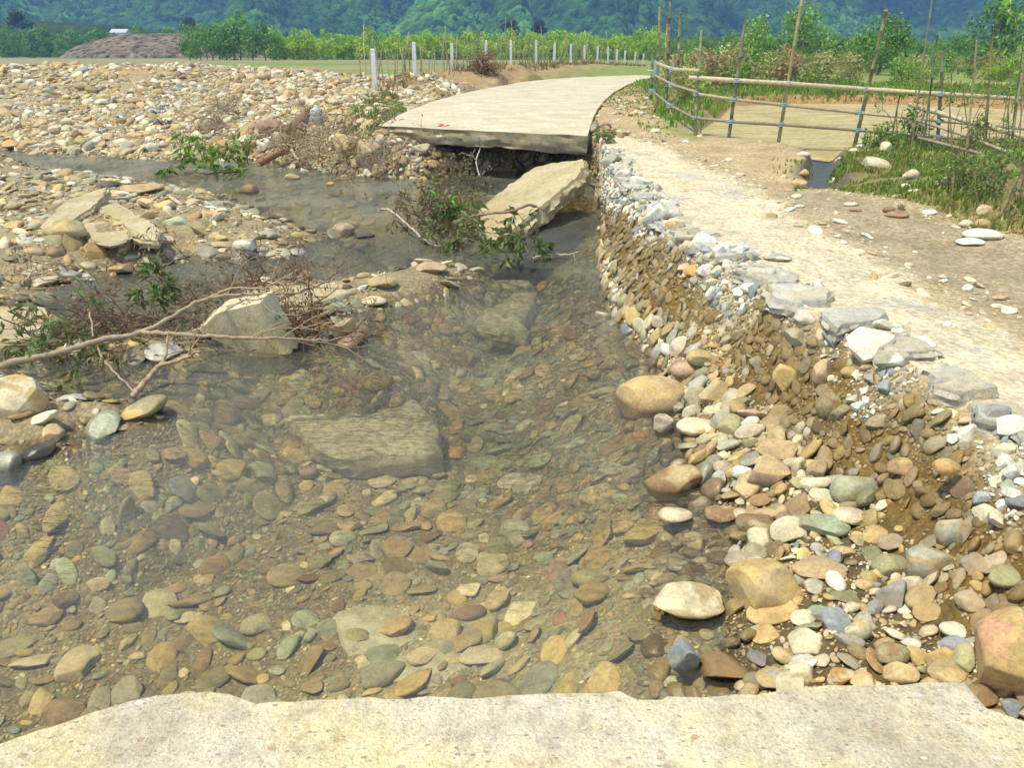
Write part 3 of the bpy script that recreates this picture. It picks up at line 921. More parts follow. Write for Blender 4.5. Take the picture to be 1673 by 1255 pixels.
def px_slab(pxs, z, thick, seed, label, mat='concrete', tiltx=0, tilty=0, name="concrete_slab", cat="concrete slab", **kw):
    if z is None:
        z = -.3
        for _ in range(4):
            c_ = np.mean([P(a, b, z) for a, b in pxs], 0); pq = np.array([P(a, b, z) for a, b in pxs]); z = float(H(pq[:, 0], pq[:, 1]).mean()) + .0
    pts = [P(a, b, z) for a, b in pxs]; cen = np.mean(pts, 0)
    pts = [np.array((p[0], p[1], p[2] + (p[0] - cen[0]) * tiltx + (p[1] - cen[1]) * tilty)) for p in pts]
    o = slab(name, pts, thick, M[mat], seed=seed, **kw)
    return tag(o, label, cat)
kw = dict(rough_top=.012, rough_edge=.04, edge_jit=.05, nseg=.05, rings=16)
px_slab([(640, 500), (690, 462), (868, 455), (872, 470), (856, 548), (720, 528)], None, .16, 21, "sunken square concrete slab below the leafy brush, one sharp corner towards the bank", 'sunk', **kw)
px_slab([(440, 668), (500, 628), (640, 622), (715, 680), (722, 732), (560, 742)], None, .22, 22, "large sunken pale slab in the middle of the pool", 'sunk', **kw)
px_slab([(540, 1010), (600, 965), (650, 950), (700, 990), (735, 1030), (640, 1075), (560, 1085)], None, .10, 23, "sunken pale green slab lying before the near road slab", 'sunk', **kw)
px_slab([(600, 1110), (640, 1080), (720, 1040), (790, 1075), (800, 1110), (700, 1130)], None, .12, 24, "sunken brown slab tucked under the near road slab edge", 'sunk', **kw)
px_slab([(0, 500), (60, 500), (92, 518), (80, 540), (30, 556), (-60, 552), (-70, 510)], .09, .16, 25, "flat yellowish rock slab at the edge of the gravel bar by the brush pile", name="rock_slab", cat="rock", **kw)
px_slab([(378, 492), (410, 474), (480, 466), (560, 460), (585, 472), (540, 488), (500, 504), (450, 502)], .12, .14, 26, "long flat ochre rock slab behind the wedge of concrete", name="rock_slab", cat="rock", **kw)
px_slab([(165, 343), (190, 336), (262, 372), (255, 384), (225, 384)], .34, .12, 27, "narrow pale concrete slab lying between stones on the gravel bar", tilty=.05, **kw)
px_slab([(38, 372), (120, 330), (180, 318), (172, 332), (110, 356), (60, 380)], .36, .14, 28, "long mossy concrete slab with a dark broken side on the gravel bar", tilty=.10, **kw)
px_slab([(120, 378), (150, 355), (205, 372), (215, 388), (180, 398)], .28, .05, 29, "thin grey slab half buried beside the ochre boulder", **kw)

# ------------------------------------------------------------------ stones
C_ = dict(rosy=(.52, .30, .17), tan=(.40, .31, .165), ochre=(.44, .33, .14), cream=(.58, .51, .35), grey=(.35, .34, .26), slate=(.25, .28, .28), olive=(.29, .27, .15), brown=(.27, .18, .09),
          pink=(.42, .31, .20), purple=(.28, .20, .16), orange=(.52, .30, .10), white=(.60, .59, .50), green=(.31, .34, .23), dark=(.10, .09, .07), rust=(.34, .20, .11))
WORD = dict(rosy='rosy', tan='tan', ochre='ochre yellow', cream='cream', grey='grey', slate='slate blue', olive='olive', brown='brown', pink='pinkish', purple='purplish', orange='orange',
            white='whitish', green='grey green', dark='blackish', rust='rust red')
def jitcol(name, r, amt=.12, wet=0.0):
    c = np.array(C_[name]) * (1 + r.normal(0, amt)) * (1 + r.normal(0, .02, 3))
    return np.append(np.clip(c, .03, .85) * (1 - .45 * wet), wet)

def rock_object(name, pos, ax, col, level=3, kind='round', nrm=(0, 0, 1), yaw=0., tilt=0., tdir=0., seed=0, parent=None, shape=None, two=None, patch=None):
    r = np.random.default_rng(seed + 1000)
    V = shape if shape is not None else rock_shape(level, r, 7 if kind == 'round' else 16, .62 if kind == 'round' else .40, .94 if kind == 'round' else .82, .05)
    V = V * np.array(ax)
    m = rot_from(np.array(nrm, float), yaw, tilt, tdir)
    V = V @ m.T
    Vw = V + np.array(pos)
    c = np.tile(np.asarray(col, float), (len(V), 1))
    if len(col) == 3: c = np.hstack([c, np.zeros((len(c), 1))])
    if two is not None:
        f = sstep(-.1, .25, fbm(V[:, 0] / ax[0] * 1.6 + seed, V[:, 1] / ax[0] * 1.6 + V[:, 2] / ax[0] * 2, seed, 3))[:, None]
        c[:, :3] = c[:, :3] * (1 - f) + np.array(two)[None] * f
    # wet foot where the stone stands in water
    wet = sstep(.035, .005, Vw[:, 2]) * (Vw[:, 2] > -.5)
    if pos[2] < .5 and (seg_dist(np.array([pos[0]]), np.array([pos[1]]), WL)[0] < .5 or H(np.array([pos[0]]), np.array([pos[1]]))[0] < .05):
        c[:, 3] = np.maximum(c[:, 3], wet * .8); c[:, :3] *= (1 - .45 * wet[:, None])
    lv = ICO[level][1]
    me = make_mesh(name, V, [lv], c, True, [M['stone']])
    if kind != 'round': me.set_sharp_from_angle(angle=R(32))
    o = bpy.data.objects.new(name, me); COL.objects.link(o); o.location = pos
    return o

HERO = []          # (pos, radius)
def hero(cx, cy, wpx, hpx, colour, label, kind='round', name="boulder", cat="rock", yaw=None, tilt=0., level=None, flat=.75, lift=.55, wet=0., two=None, group=None, z=None, rollpx=0.):
    sd = int(cx * 13 + cy * 7)
    r = np.random.default_rng(sd)
    foot = hit(cx, cy + hpx * .42) if z is None else P(cx, cy + hpx * .42, z)
    dep = view_depth(*foot)
    a = .5 * wpx * dep / F
    hh = .5 * hpx * dep / F
    phi = math.atan2(CAMZ - foot[2], math.hypot(foot[0], foot[1]))
    b = a * flat
    c2 = (hh * hh - (b * math.sin(phi)) ** 2) / math.cos(phi) ** 2
    c = math.sqrt(max(c2, (.28 * a) ** 2))
    if c > 1.2 * a: c = 1.2 * a
    # centre on the pixel's ray, so that the bottom sinks a little into the ground
    zc = foot[2] + c * lift
    for _ in range(4):
        q = P(cx, cy, zc)
        zc = max(H(q[:1], q[1:2])[0], -9) + c * lift if z is None else z + c * lift
    pos = P(cx, cy, zc)
    if z is not None: foot = pos
    # keep distance close to the foot
    if abs(pos[1] - foot[1]) > 2.5 * a:
        d = ray(cx, cy); t = (foot[1] + b * .6) / d[1]; pos = np.array((d[0] * t, d[1] * t, CAMZ + d[2] * t))
    if level is None: level = 4 if wpx > 90 else (3 if wpx > 34 else 2)
    col = jitcol(colour, r, .05, wet)
    if yaw is None: yaw = r.uniform(-.35, .35) + (math.pi if r.random() < .5 else 0)
    o = rock_object(name, pos, (a, b, c), col, level, kind, (0, 0, 1), yaw, 0, 0, sd, two=C_[two] if two else None)
    if rollpx: o.rotation_euler = (0, -rollpx, 0)
    tag(o, label, cat, group)
    HERO.append((pos, max(a, b, c)))
    return o

S = "boulder"
hero(1066, 652, 118, 78, 'tan', "large orange tan boulder standing in the water at the foot of the bank", two='ochre', flat=.8)
hero(1100, 790, 104, 64, 'brown', "brown boulder with pale tan cap half in the water near the shore", two='tan', wet=.15)
hero(1245, 962, 120, 96, 'ochre', "big smooth ochre boulder on the gravel shore, the largest there", flat=.8, two='tan')
hero(1122, 981, 117, 38, 'cream', "long pale lens shaped stone lying in shallow water beside the ochre boulder", two='tan', name="flat_stone", z=.0)
hero(1262, 998, 84, 38, 'ochre', "bent yellowish stone leaning on the foot of the big ochre boulder", rollpx=.35, name="flat_stone")
hero(1337, 930, 88, 40, 'pink', "oval pinkish tan cobble just behind the big ochre boulder", two='tan')
hero(1395, 800, 78, 56, 'green', "smooth pale olive boulder alone on the upper gravel slope", two='olive')
hero(1522, 918, 76, 60, 'tan', "rounded tan boulder under the muddy bank beside the tilted grey one", two='grey')
hero(1554, 870, 50, 60, 'grey', "grey boulder standing tilted on end against the muddy bank", rollpx=.4, two='tan')
hero(1652, 1070, 140, 165, 'rosy', "big angular pink and orange boulder at the corner of the near road slab", kind='ang', two='ochre', flat=.9)
hero(1457, 970, 64, 46, 'slate', "angular blue grey stone among pale gravel", kind='ang')
hero(1117, 1073, 54, 58, 'slate', "dark grey angular stone at the water's edge near the road slab", kind='ang', two='grey', z=.0)
hero(1256, 772, 68, 52, 'purple', "lumpy purplish tan rock beside a pale long stone on the shore slope", kind='ang', two='tan')
hero(1388, 740, 56, 54, 'tan', "upright tan angular rock above the pale olive boulder", kind='ang', two='purple')
hero(1272, 737, 68, 36, 'tan', "flat topped tan stone above the purplish rock", kind='ang')
hero(1142, 698, 74, 33, 'cream', "smooth cream oval stone just beside the large orange tan boulder", two='ochre')
hero(1083, 692, 38, 34, 'grey', "small grey angular stone between the orange tan boulder and the cream oval", kind='ang', two='cream', z=.0)
hero(1487, 765, 78, 38, 'brown', "long brown cobble half embedded in the bank beside an orange one", two='ochre')
hero(1546, 762, 42, 30, 'orange', "bright orange ochre cobble embedded in the bank", two='ochre')
hero(1285, 618, 46, 54, 'ochre', "tall ochre cobble propped in the bank beside the pink one", rollpx=.3)
hero(1345, 607, 36, 50, 'pink', "upright pink cobble set in the bank")
hero(1122, 604, 56, 36, 'pink', "pinkish grey boulder at the foot of the wall above the water", two='purple')
hero(1147, 585, 52, 27, 'olive', "olive yellow cobble resting on the pinkish grey boulder", two='ochre')
hero(1357, 662, 48, 48, 'olive', "round olive boulder sunk in the middle of the bank slope", two='brown')
hero(1131, 443, 30, 21, 'orange', "small vivid orange stone high in the gravel wall", kind='ang')
hero(1103, 482, 78, 26, 'olive', "long olive stone slanting out of the gravel wall", rollpx=-.45)
hero(1306, 552, 46, 32, 'grey', "angular grey green stone in the upper bank below the white rubble", kind='ang', two='green')
hero(1103, 370, 36, 30, 'cream', "pale yellowish boulder held under the lip of the concrete strip", two='ochre')
hero(1238, 858, 72, 44, 'brown', "wet brown cobble at the waterline above the big ochre boulder", wet=.4, two='olive')
hero(1103, 842, 58, 28, 'cream', "pale flat cobble in the water below the brown boulder", z=-.01)
hero(1180, 838, 60, 25, 'rust', "reddish flat stone wet at the waterline", wet=.3, two='tan', z=.0)
hero(1346, 856, 82, 24, 'green', "long flat grey green stone on pale gravel below the pale olive boulder", name="flat_stone")
hero(1183, 1090, 78, 46, 'brown', "wet brown slabby stone close to the near road slab", kind='ang', wet=.5, z=.0)
hero(1268, 1108, 70, 36, 'tan', "greyish tan stone touching the near road slab edge", two='grey')
hero(1310, 1102, 44, 34, 'cream', "squarish cream stone touching the near road slab edge", kind='ang')
hero(1372, 1104, 46, 34, 'orange', "orange and cream chunk of stone by the near road slab", kind='ang', two='cream')
hero(1456, 1068, 60, 36, 'brown', "wet looking brown stone in the gravel near the road slab", two='olive')
hero(1552, 1098, 74, 30, 'tan', "low broad tan stone under the road slab corner")
hero(1457, 925, 66, 42, 'olive', "flat mud coloured olive stone sunk in the gravel", lift=.2)
hero(1564, 1058, 54, 34, 'slate', "flat slate grey stone beside the big pink boulder")
hero(1562, 1030, 52, 28, 'white', "flat whitish stone beside the big pink boulder")
hero(1645, 942, 62, 34, 'olive', "olive grey oval stone below the muddy bank")
hero(1600, 1140, 60, 40, 'brown', "dark brown stone wedged beneath the big pink boulder", wet=.2)
hero(1402, 1032, 46, 40, 'cream', "round cream and orange stone in the gravel shore", two='ochre')
hero(1655, 1160, 40, 34, 'slate', "dark grey stone jammed at the side of the road slab", kind='ang')
hero(1200, 668, 46, 26, 'tan', "tan oval stone on the shore slope beyond the cream oval")
hero(1165, 640, 50, 40, 'tan', "tan angular stone behind the large orange tan boulder", kind='ang')
hero(1305, 760, 26, 60, 'cream', "tall narrow cream stone standing beside the purplish rock", rollpx=-.25)
hero(1335, 768, 36, 46, 'tan', "rounded tan stone standing next to the tall narrow cream one")

def block(cx, cy, wpx, hpx, colour, label, **k):
    hero(cx, cy, wpx, hpx, colour, label, kind='ang', name="concrete_block", cat="concrete block", level=3, **k)
block(1425, 565, 74, 50, 'white', "big whitish concrete lump jutting from the rim, widest of the near rim", flat=.9)
block(1455, 590, 56, 40, 'grey', "grey faced concrete lump below the big whitish one", two='white')
block(1540, 632, 46, 28, 'slate', "dark grey concrete block hanging over a hollow in the rim", two='grey')
block(1395, 548, 40, 28, 'cream', "cream concrete lump just left of the big whitish one")
block(1335, 470, 34, 30, 'slate', "blue grey concrete chunk standing on the rim's middle", two='white')
block(1318, 520, 42, 24, 'white', "flat white concrete chunk leaning on the rim's middle")
block(1362, 530, 36, 24, 'slate', "blue grey concrete chunk below the rim's middle", two='white')
block(1300, 478, 44, 20, 'white', "flat whitish concrete plate on the rim's middle")
block(1240, 445, 46, 24, 'white', "whitish concrete plate sliding off the rim", two='slate')
block(1205, 412, 34, 26, 'slate', "slate coloured concrete chunk below the rim's bend", two='white')
block(1178, 408, 30, 24, 'white', "white concrete chunk at the rim's bend")
block(1150, 392, 44, 28, 'white', "large white concrete lump beside the pale lip boulder")
block(1135, 382, 26, 22, 'grey', "grey concrete lump touching the pale lip boulder")
block(1230, 470, 40, 18, 'white', "thin white concrete plate low under the rim")
block(1072, 352, 46, 44, 'grey', "dark sided concrete lip block at the head of the wall", flat=.9, two='white')
block(1045, 300, 34, 24, 'white', "whitish concrete chunk on the upper rim")
block(1020, 285, 30, 24, 'grey', "grey concrete chunk on the upper rim", two='white')
block(1000, 262, 34, 24, 'grey', "mossy grey concrete block at the corner of the far road slab", two='olive')
block(1620, 680, 56, 40, 'slate', "cracked blue grey concrete block on the near rim", two='white')
block(1655, 700, 50, 44, 'white', "whitish concrete block beside the cracked blue grey one", two='grey')
block(1590, 668, 30, 26, 'grey', "small grey concrete block before the cracked one")
block(1655, 770, 40, 34, 'white', "white concrete block slipping down the near wall")
block(1500, 560, 60, 22, 'white', "flat white crust of concrete breaking from the strip", two='cream')
block(1445, 530, 50, 18, 'grey', "thin grey crust of concrete breaking from the strip", two='white')
block(1270, 420, 46, 14, 'grey', "thin blue grey crust plate on the pale strip", two='white')
RL = [np.array(q[:2]) for q in RIM[1:12]]
def rim_at(d):
    pts = RL; acc = 0
    for a, b in zip(pts[:-1], pts[1:]):
        L = np.hypot(*(b - a))
        if acc + L >= d: return a + (b - a) * (d - acc) / L, (b - a) / L
        acc += L
    return pts[-1], (pts[-1] - pts[-2]) / np.hypot(*(pts[-1] - pts[-2]))
rc = np.random.default_rng(12)
dpos = 1.2; kpl = 0
WHERE = ["nearest the big pink boulder", "second from the near end", "third from the near end", "fourth from the near end", "fifth from the near end", "sixth from the near end", "seventh from the near end", "eighth from the near end",
         "ninth from the near end", "tenth from the near end", "eleventh from the near end", "twelfth from the near end", "thirteenth from the near end", "fourteenth from the near end", "fifteenth from the near end", "sixteenth from the near end", "seventeenth from the near end", "eighteenth from the near end", "nineteenth from the near end", "twentieth from the near end", "second from the far end", "at the far end"]
RLEN = sum(np.hypot(*(b - a)) for a, b in zip(RL[:-1], RL[1:]))
while dpos < RLEN - 1.05 and kpl < 22:
    L = rc.uniform(.25, .62); 
    a, ta = rim_at(dpos); b, tb = rim_at(dpos + L)
    t = (b - a) / np.hypot(*(b - a)); nrm_ = np.array((-t[1], t[0]))       # left of travel = towards the water
    if nrm_[0] > 0: nrm_ = -nrm_
    o1, o2, i1, i2 = rc.uniform(.00, .09), rc.uniform(.00, .09), rc.uniform(.08, .26), rc.uniform(.08, .26)
    m_ = (a + b) / 2
    q = [a + nrm_ * o1, a * .6 + b * .4 + nrm_ * rc.uniform(.0, .13), a * .3 + b * .7 + nrm_ * rc.uniform(.0, .12), b + nrm_ * o2, b - nrm_ * i2, m_ - nrm_ * rc.uniform(.12, .34), a - nrm_ * i1]
    zz = float(Zp(np.array([m_[0]]), np.array([m_[1]]))[0]) + .035
    tx, ty = rc.normal(0, .05), rc.normal(0, .02)
    q3 = [np.array((p_[0], p_[1], zz + (p_[0] - m_[0]) * (tx + .05) + (p_[1] - m_[1]) * ty)) for p_ in q]
    o = slab("crust_plate", q3, rc.uniform(.08, .13), M['crust'], seed=400 + kpl, rough_top=.022, rough_edge=.045, edge_jit=.05, nseg=.016, rings=14)
    tag(o, "ragged whitish grey concrete crust plate on the bank rim, " + WHERE[kpl], "concrete crust")
    dpos += L + rc.uniform(.0, .22); kpl += 1

# gravel bar and brush
hero(28, 650, 92, 78, 'cream', "big rounded yellowish boulder on the small bar beside the brush pile", two='ochre', flat=.85)
hero(233, 669, 84, 38, 'olive', "log shaped mossy stone sloping into the pool", two='ochre', rollpx=.38, wet=.2)
hero(110, 375, 80, 36, 'ochre', "smooth ochre boulder on the gravel bar", two='olive')
hero(286, 371, 54, 38, 'green', "pale grey green boulder on the gravel bar", two='cream')
hero(400, 404, 38, 30, 'grey', "squat whitish grey boulder at the waterline of the gravel bar", kind='ang', two='white')
hero(232, 309, 68, 20, 'tan', "long flat tan stone at the head of the gravel bar")
hero(177, 303, 42, 16, 'dark', "flat blackish wet stone at the head of the gravel bar", wet=.4)
hero(409, 311, 28, 20, 'brown', "brown boulder standing in the stream beyond the gravel bar", wet=.3, z=-.02)
hero(561, 377, 40, 27, 'purple', "purplish grey boulder in the middle of the stream", two='tan', z=-.02)
hero(596, 385, 34, 9, 'dark', "flat dark stone just showing above the stream", wet=.6, z=-.01)
hero(561, 540, 44, 42, 'tan', "knobbly tan rock among roots past the concrete wedge", kind='ang', two='cream')
hero(478, 290, 26, 14, 'tan', "small tan stone breaking the surface upstream", z=-.02)
hero(540, 301, 14, 9, 'orange', "tiny orange stone breaking the surface upstream", z=-.02)
hero(705, 437, 52, 18, 'pink', "long pinkish stone on top of the small pebble bar")
hero(625, 462, 50, 20, 'tan', "oval tan stone in the middle of the small pebble bar")
hero(610, 492, 46, 17, 'cream', "cream lozenge stone on the front of the small pebble bar")
hero(270, 392, 30, 14, 'cream', "small cream stone before the grey green boulder")
# far stone bank
hero(441, 208, 50, 33, 'purple', "large purplish boulder low on the stone mound", two='pink')
hero(612, 258, 62, 60, 'grey', "steep pale grey rock wedged in the roots below the road", kind='ang', two='tan')
hero(566, 243, 44, 48, 'tan', "tan boulder among the flood roots", two='ochre')
hero(405, 240, 34, 24, 'orange', "orange tan boulder at the foot of the stone mound", two='tan', kind='ang')
hero(371, 239, 32, 22, 'tan', "tan boulder at the water's edge of the stone mound", kind='ang', two='ochre')
hero(434, 238, 32, 28, 'white', "whitish rock with a dark hollow beside the log", kind='ang')
hero(462, 226, 28, 22, 'cream', "cream boulder above the log's end", kind='ang')
hero(146, 218, 36, 16, 'tan', "broad tan stone low on the stone mound", two='grey')
hero(22, 237, 34, 18, 'pink', "pinkish orange block at the water beneath the mound", kind='ang', two='orange')
hero(250, 241, 22, 17, 'white', "white stone at the waterline of the mound")
hero(98, 106, 22, 10, 'orange', "orange boulder on the crest of the stone mound")
hero(432, 125, 22, 12, 'tan', "tan boulder on the crest of the stone mound")
hero(98, 100, 1, 1, 'tan', "tiny tan stone on the crest of the stone mound") if False else None
# verge stones
hero(1437, 271, 56, 24, 'cream', "long pale boulder lying in the grassy verge", rollpx=-.3, two='tan')
hero(1447, 243, 20, 25, 'cream', "upright pale stone on top of the grassy verge")
hero(1394, 248, 18, 13, 'cream', "round cream stone where the verge meets the pond")
hero(1410, 239, 26, 9, 'white', "flat white stone at the pond's edge")
hero(1539, 298, 21, 19, 'white', "bright white block in the verge grass", kind='ang')
hero(1488, 286, 28, 20, 'pink', "pinkish pale stone half hidden in the verge grass", two='cream')
hero(1479, 304, 16, 9, 'white', "small white stone low in the verge grass")
hero(1494, 312, 20, 8, 'cream', "small flat cream stone low in the verge grass")
hero(1609, 344, 24, 20, 'cream', "round yellowish stone at the foot of the verge", two='ochre')
hero(1578, 367, 24, 17, 'cream', "domed cream stone beside the dirt track")
hero(1605, 366, 38, 18, 'tan', "lumpy mud coloured stone at the foot of the verge")
hero(1465, 350, 38, 9, 'brown', "flat brown stone beside the wet track", name="flat_stone")
hero(1473, 338, 16, 16, 'tan', "small upright tan stone beside the flat brown one", kind='ang')
hero(1452, 343, 20, 13, 'brown', "small brown stone behind the flat brown one")
hero(1605, 383, 62, 12, 'white', "long flat whitish stone on the edge of the track", name="flat_stone")
hero(1585, 395, 44, 8, 'white', "thin whitish flagstone on the edge of the track", name="flat_stone")
hero(1312, 253, 24, 12, 'cream', "cream stone on the ditch bank near the pond", z=.72)
hero(1308, 262, 20, 14, 'tan', "tan stone on the ditch bank, second from the pond", z=.72)
hero(1314, 283, 18, 14, 'ochre', "ochre stone on the ditch bank, third from the pond", z=.72)
hero(1306, 300, 26, 14, 'tan', "tan stone on the ditch bank, farthest from the pond", z=.72)
hero(1282, 290, 14, 10, 'cream', "small cream stone on the bare earth left of the ditch")
hero(1391, 334, 24, 7, 'white', "flat white stone below the ditch mouth")
hero(1399, 343, 20, 6, 'brown', "flat brown stone below the ditch mouth")
hero(1302, 321, 20, 8, 'cream', "pale stone in the crossing before the ditch")

# ------------------------------------------------------------------ scattered stones
def project(p):
    d = p - np.array((0, 0, CAMZ))
    dep = d[:, 1] * CP - d[:, 2] * SP
    up = d[:, 1] * SP + d[:, 2] * CP
    dep_ = np.maximum(dep, .05)
    return 836.5 + F * d[:, 0] / dep_, 627.5 - F * up / dep_, dep

def normals(x, y, e=.05):
    hx_ = (H(x + e, y) - H(x - e, y)) / (2 * e); hy_ = (H(x, y + e) - H(x, y - e)) / (2 * e)
    n = np.stack([-hx_, -hy_, np.ones_like(x)], -1)
    return n / np.linalg.norm(n, axis=1)[:, None]

class Grid:
    def __init__(s): s.lv = {}
    def ok(s, p, r, tol):
        for (k, c), g in s.lv.items():
            ix, iy = int(p[0] // c), int(p[1] // c)
            R_ = 1 if r <= c else int(r // c) + 1
            for a in range(ix - R_, ix + R_ + 1):
                for b in range(iy - R_, iy + R_ + 1):
                    L = g.get((a, b))
                    if L:
                        for q in L:
                            dx = p[0] - q[0]; dy = p[1] - q[1]; dz = p[2] - q[2]
                            m = (r + q[3]) * tol
                            if dx * dx + dy * dy + dz * dz < m * m: return False
        return True
    def put(s, p, r):
        k = math.ceil(math.log2(r)); c = 2.0 ** k * 2
        s.lv.setdefault((k, c), {}).setdefault((int(p[0] // c), int(p[1] // c)), []).append((p[0], p[1], p[2], r))

grid = Grid()
for p, r in HERO: grid.put(p, max(r * .9, .02))

def scatter(box, n, rfun, mask, tol=.66, seed=1, flat=(.3, .6), cull=True, minpx=.8, steep=True):
    r = np.random.default_rng(seed)
    x = r.uniform(box[0], box[1], n); y = r.uniform(box[2], box[3], n)
    k = mask(x, y); x, y = x[k], y[k]
    z = H(x, y)
    p = np.stack([x, y, z], -1)
    px, py, dep = project(p)
    if cull:
        k = (px > -120) & (px < 1790) & (py > -20) & (py < 1330) & (dep > .3)
        p = p[k]; dep = dep[k]
    nr = normals(p[:, 0], p[:, 1])
    if steep:
        k = r.random(len(p)) < np.minimum(1, .35 / np.maximum(nr[:, 2], .12))
        p, nr, dep = p[k], nr[k], dep[k]
    rad = rfun(p, r, dep)
    rad = np.maximum(rad, minpx * dep / 774)
    o = np.argsort(-rad)
    keep = []
    for i in o:
        if grid.ok(p[i], rad[i], tol):
            grid.put(p[i], rad[i]); keep.append(i)
    keep = np.array(keep, int)
    m = len(keep)
    return dict(p=p[keep], n=nr[keep], r=rad[keep], dep=dep[keep], fl=r.uniform(flat[0], flat[1], m), el=r.uniform(.48, .92, m), yaw=r.uniform(0, 6.283, m),
                tilt=r.normal(0, 1, (m, 3)), var=r.integers(0, 14, m))

def colours(S_, names, weights, seed, amt=.16, wet_shade_fun=None):
    r = np.random.default_rng(seed)
    m = len(S_['r'])
    w_ = np.array(weights, float); w_ /= w_.sum()
    k = r.choice(len(names), m, p=w_)
    base = np.array([C_[q] for q in names])[k]
    c = base * (1 + r.normal(0, amt, m))[:, None] * (1 + r.normal(0, .025, (m, 3)))
    wet = np.zeros(m) if wet_shade_fun is None else wet_shade_fun(S_['p'], r)
    c = np.clip(c, .03, .85) * (1 - .45 * wet)[:, None]
    S_['c'] = np.hstack([c, wet[:, None]]); S_['cn'] = [names[q] for q in k]
    return S_

def frames(S_, idx, tilt=.25):
    n = S_['n'][idx] + tilt * S_['tilt'][idx]
    n /= np.linalg.norm(n, axis=1)[:, None]
    ref = np.tile(np.array((1., .03, .02)), (len(n), 1))
    a = np.cross(n, ref); a /= np.linalg.norm(a, axis=1)[:, None]
    b = np.cross(n, a)
    c, s = np.cos(S_['yaw'][idx])[:, None], np.sin(S_['yaw'][idx])[:, None]
    t = a * c + b * s; u = np.cross(n, t)
    return t, u, n

def merged(name, S_, idx, kind='round', tilt=.25, lift=.25, mat='stone', label=None):
    mb = MB()
    rpx = S_['r'] * 774 / S_['dep']
    lev = np.where(rpx > 11, 3, np.where(rpx > 4.5, 2, np.where(rpx > 1.5, 1, 0)))
    for L in range(4):
        for v in range(14):
            ii = idx[(lev[idx] == L) & (S_['var'][idx] == v)]
            if not len(ii): continue
            B = variants(L, kind)[v]
            t, u, n = frames(S_, ii, tilt)
            r = S_['r'][ii][:, None, None]
            V = (S_['p'][ii] + n * (S_['r'][ii] * S_['fl'][ii] * lift)[:, None])[:, None, :] + B[None, :, 0:1] * r * t[:, None, :] \
                + B[None, :, 1:2] * r * S_['el'][ii][:, None, None] * u[:, None, :] + B[None, :, 2:3] * r * S_['fl'][ii][:, None, None] * n[:, None, :]
            nv = len(B); T = ICO[L][1]
            TT = (T[None] + (np.arange(len(ii)) * nv)[:, None, None]).reshape(-1, 3)
            cc = np.repeat(S_['c'][ii], nv, axis=0)
            mb.add(V.reshape(-1, 3), TT, None, cc)
    if not mb.n: return
    o = mb.build(name, M[mat])
    if kind != 'round': o.data.set_sharp_from_angle(angle=R(30))
    return tag(o, label, None, None, "stuff")

ORD = ["", "second", "third", "fourth", "fifth", "sixth", "seventh", "eighth", "ninth", "tenth", "eleventh", "twelfth", "thirteenth", "fourteenth", "fifteenth", "sixteenth",
       "seventeenth", "eighteenth", "nineteenth", "twentieth"]
def LM(px, py, phrase): return (hit(px, py), phrase)
def individuals(name, S_, idx, noun, landmarks, group, kind='round', tilt=.25, lift=.25, place="", mat='stone'):
    """each of these stones is an object of its own"""
    recs = []
    lmp = np.array([l[0] for l in landmarks])
    for i in idx:
        r = S_['r'][i]
        rpx = r * 774 / S_['dep'][i]
        L = 3 if rpx > 7 else (2 if rpx > 2.5 else 1)
        B = variants(L, kind)[S_['var'][i]]
        t, u, n = frames(S_, np.array([i]), tilt)
        pos = S_['p'][i] + n[0] * r * S_['fl'][i] * lift
        V = B[:, 0:1] * r * t + B[:, 1:2] * r * S_['el'][i] * u + B[:, 2:3] * r * S_['fl'][i] * n
        c = np.tile(S_['c'][i], (len(V), 1))
        dz = V[:, 2] + pos[2]
        if pos[2] > -.04 and pos[2] < .2 and H(pos[:1], pos[1:2])[0] < .04:
            wv = sstep(.03, .0, dz); c[:, 3] = np.maximum(c[:, 3], wv * .8); c[:, :3] *= (1 - .4 * wv[:, None])
        me = make_mesh(name, V, [ICO[L][1]], c, True, [M[mat]])
        if kind != 'round': me.set_sharp_from_angle(angle=R(30))
        o = bpy.data.objects.new(name, me); COL.objects.link(o); o.location = pos
        d = np.linalg.norm(lmp - pos[None], axis=1); k = int(np.argmin(d))
        size = "tiny" if r < .035 else ("small" if r < .06 else ("medium" if r < .10 else ("big" if r < .18 else "very big")))
        shape = ("flat" if S_['fl'][i] < .38 else ("oval" if S_['el'][i] < .76 else "round")) if kind == 'round' else ("flat" if S_['fl'][i] < .45 else "angular")
        recs.append((o, f"{size} {shape} {WORD[S_['cn'][i]]} {noun}", landmarks[k][1], d[k]))
    by = {}
    for o, a, l, d in recs: by.setdefault((a, l), []).append((d, o))
    for (a, l), L in by.items():
        L.sort(key=lambda q: q[0])
        for k, (d, o) in enumerate(L):
            s_ = f"{a}{place} near {l}"
            if len(L) > 1: s_ += (", closest one" if k == 0 else f", {ORD[min(k, 19)]} nearest")
            tag(o, s_, "stone" if noun != "chunk" else "rubble", group)

def pick(S_, n):
    px, py, dep = project(S_['p'])
    ok = (px > 0) & (px < 1673) & (py > 0) & (py < 1230)
    score = np.where(ok, S_['r'] / S_['dep'], 0)
    o = np.argsort(-score)
    top = np.array([i for i in o[:n] if score[i] > 0], int)
    rest = np.setdiff1d(np.arange(len(S_['r'])), top)
    return top, rest
def concat(L):
    out = {}
    for k in L[0]:
        out[k] = sum([list(q[k]) for q in L], []) if isinstance(L[0][k], list) else np.concatenate([q[k] for q in L])
    return out

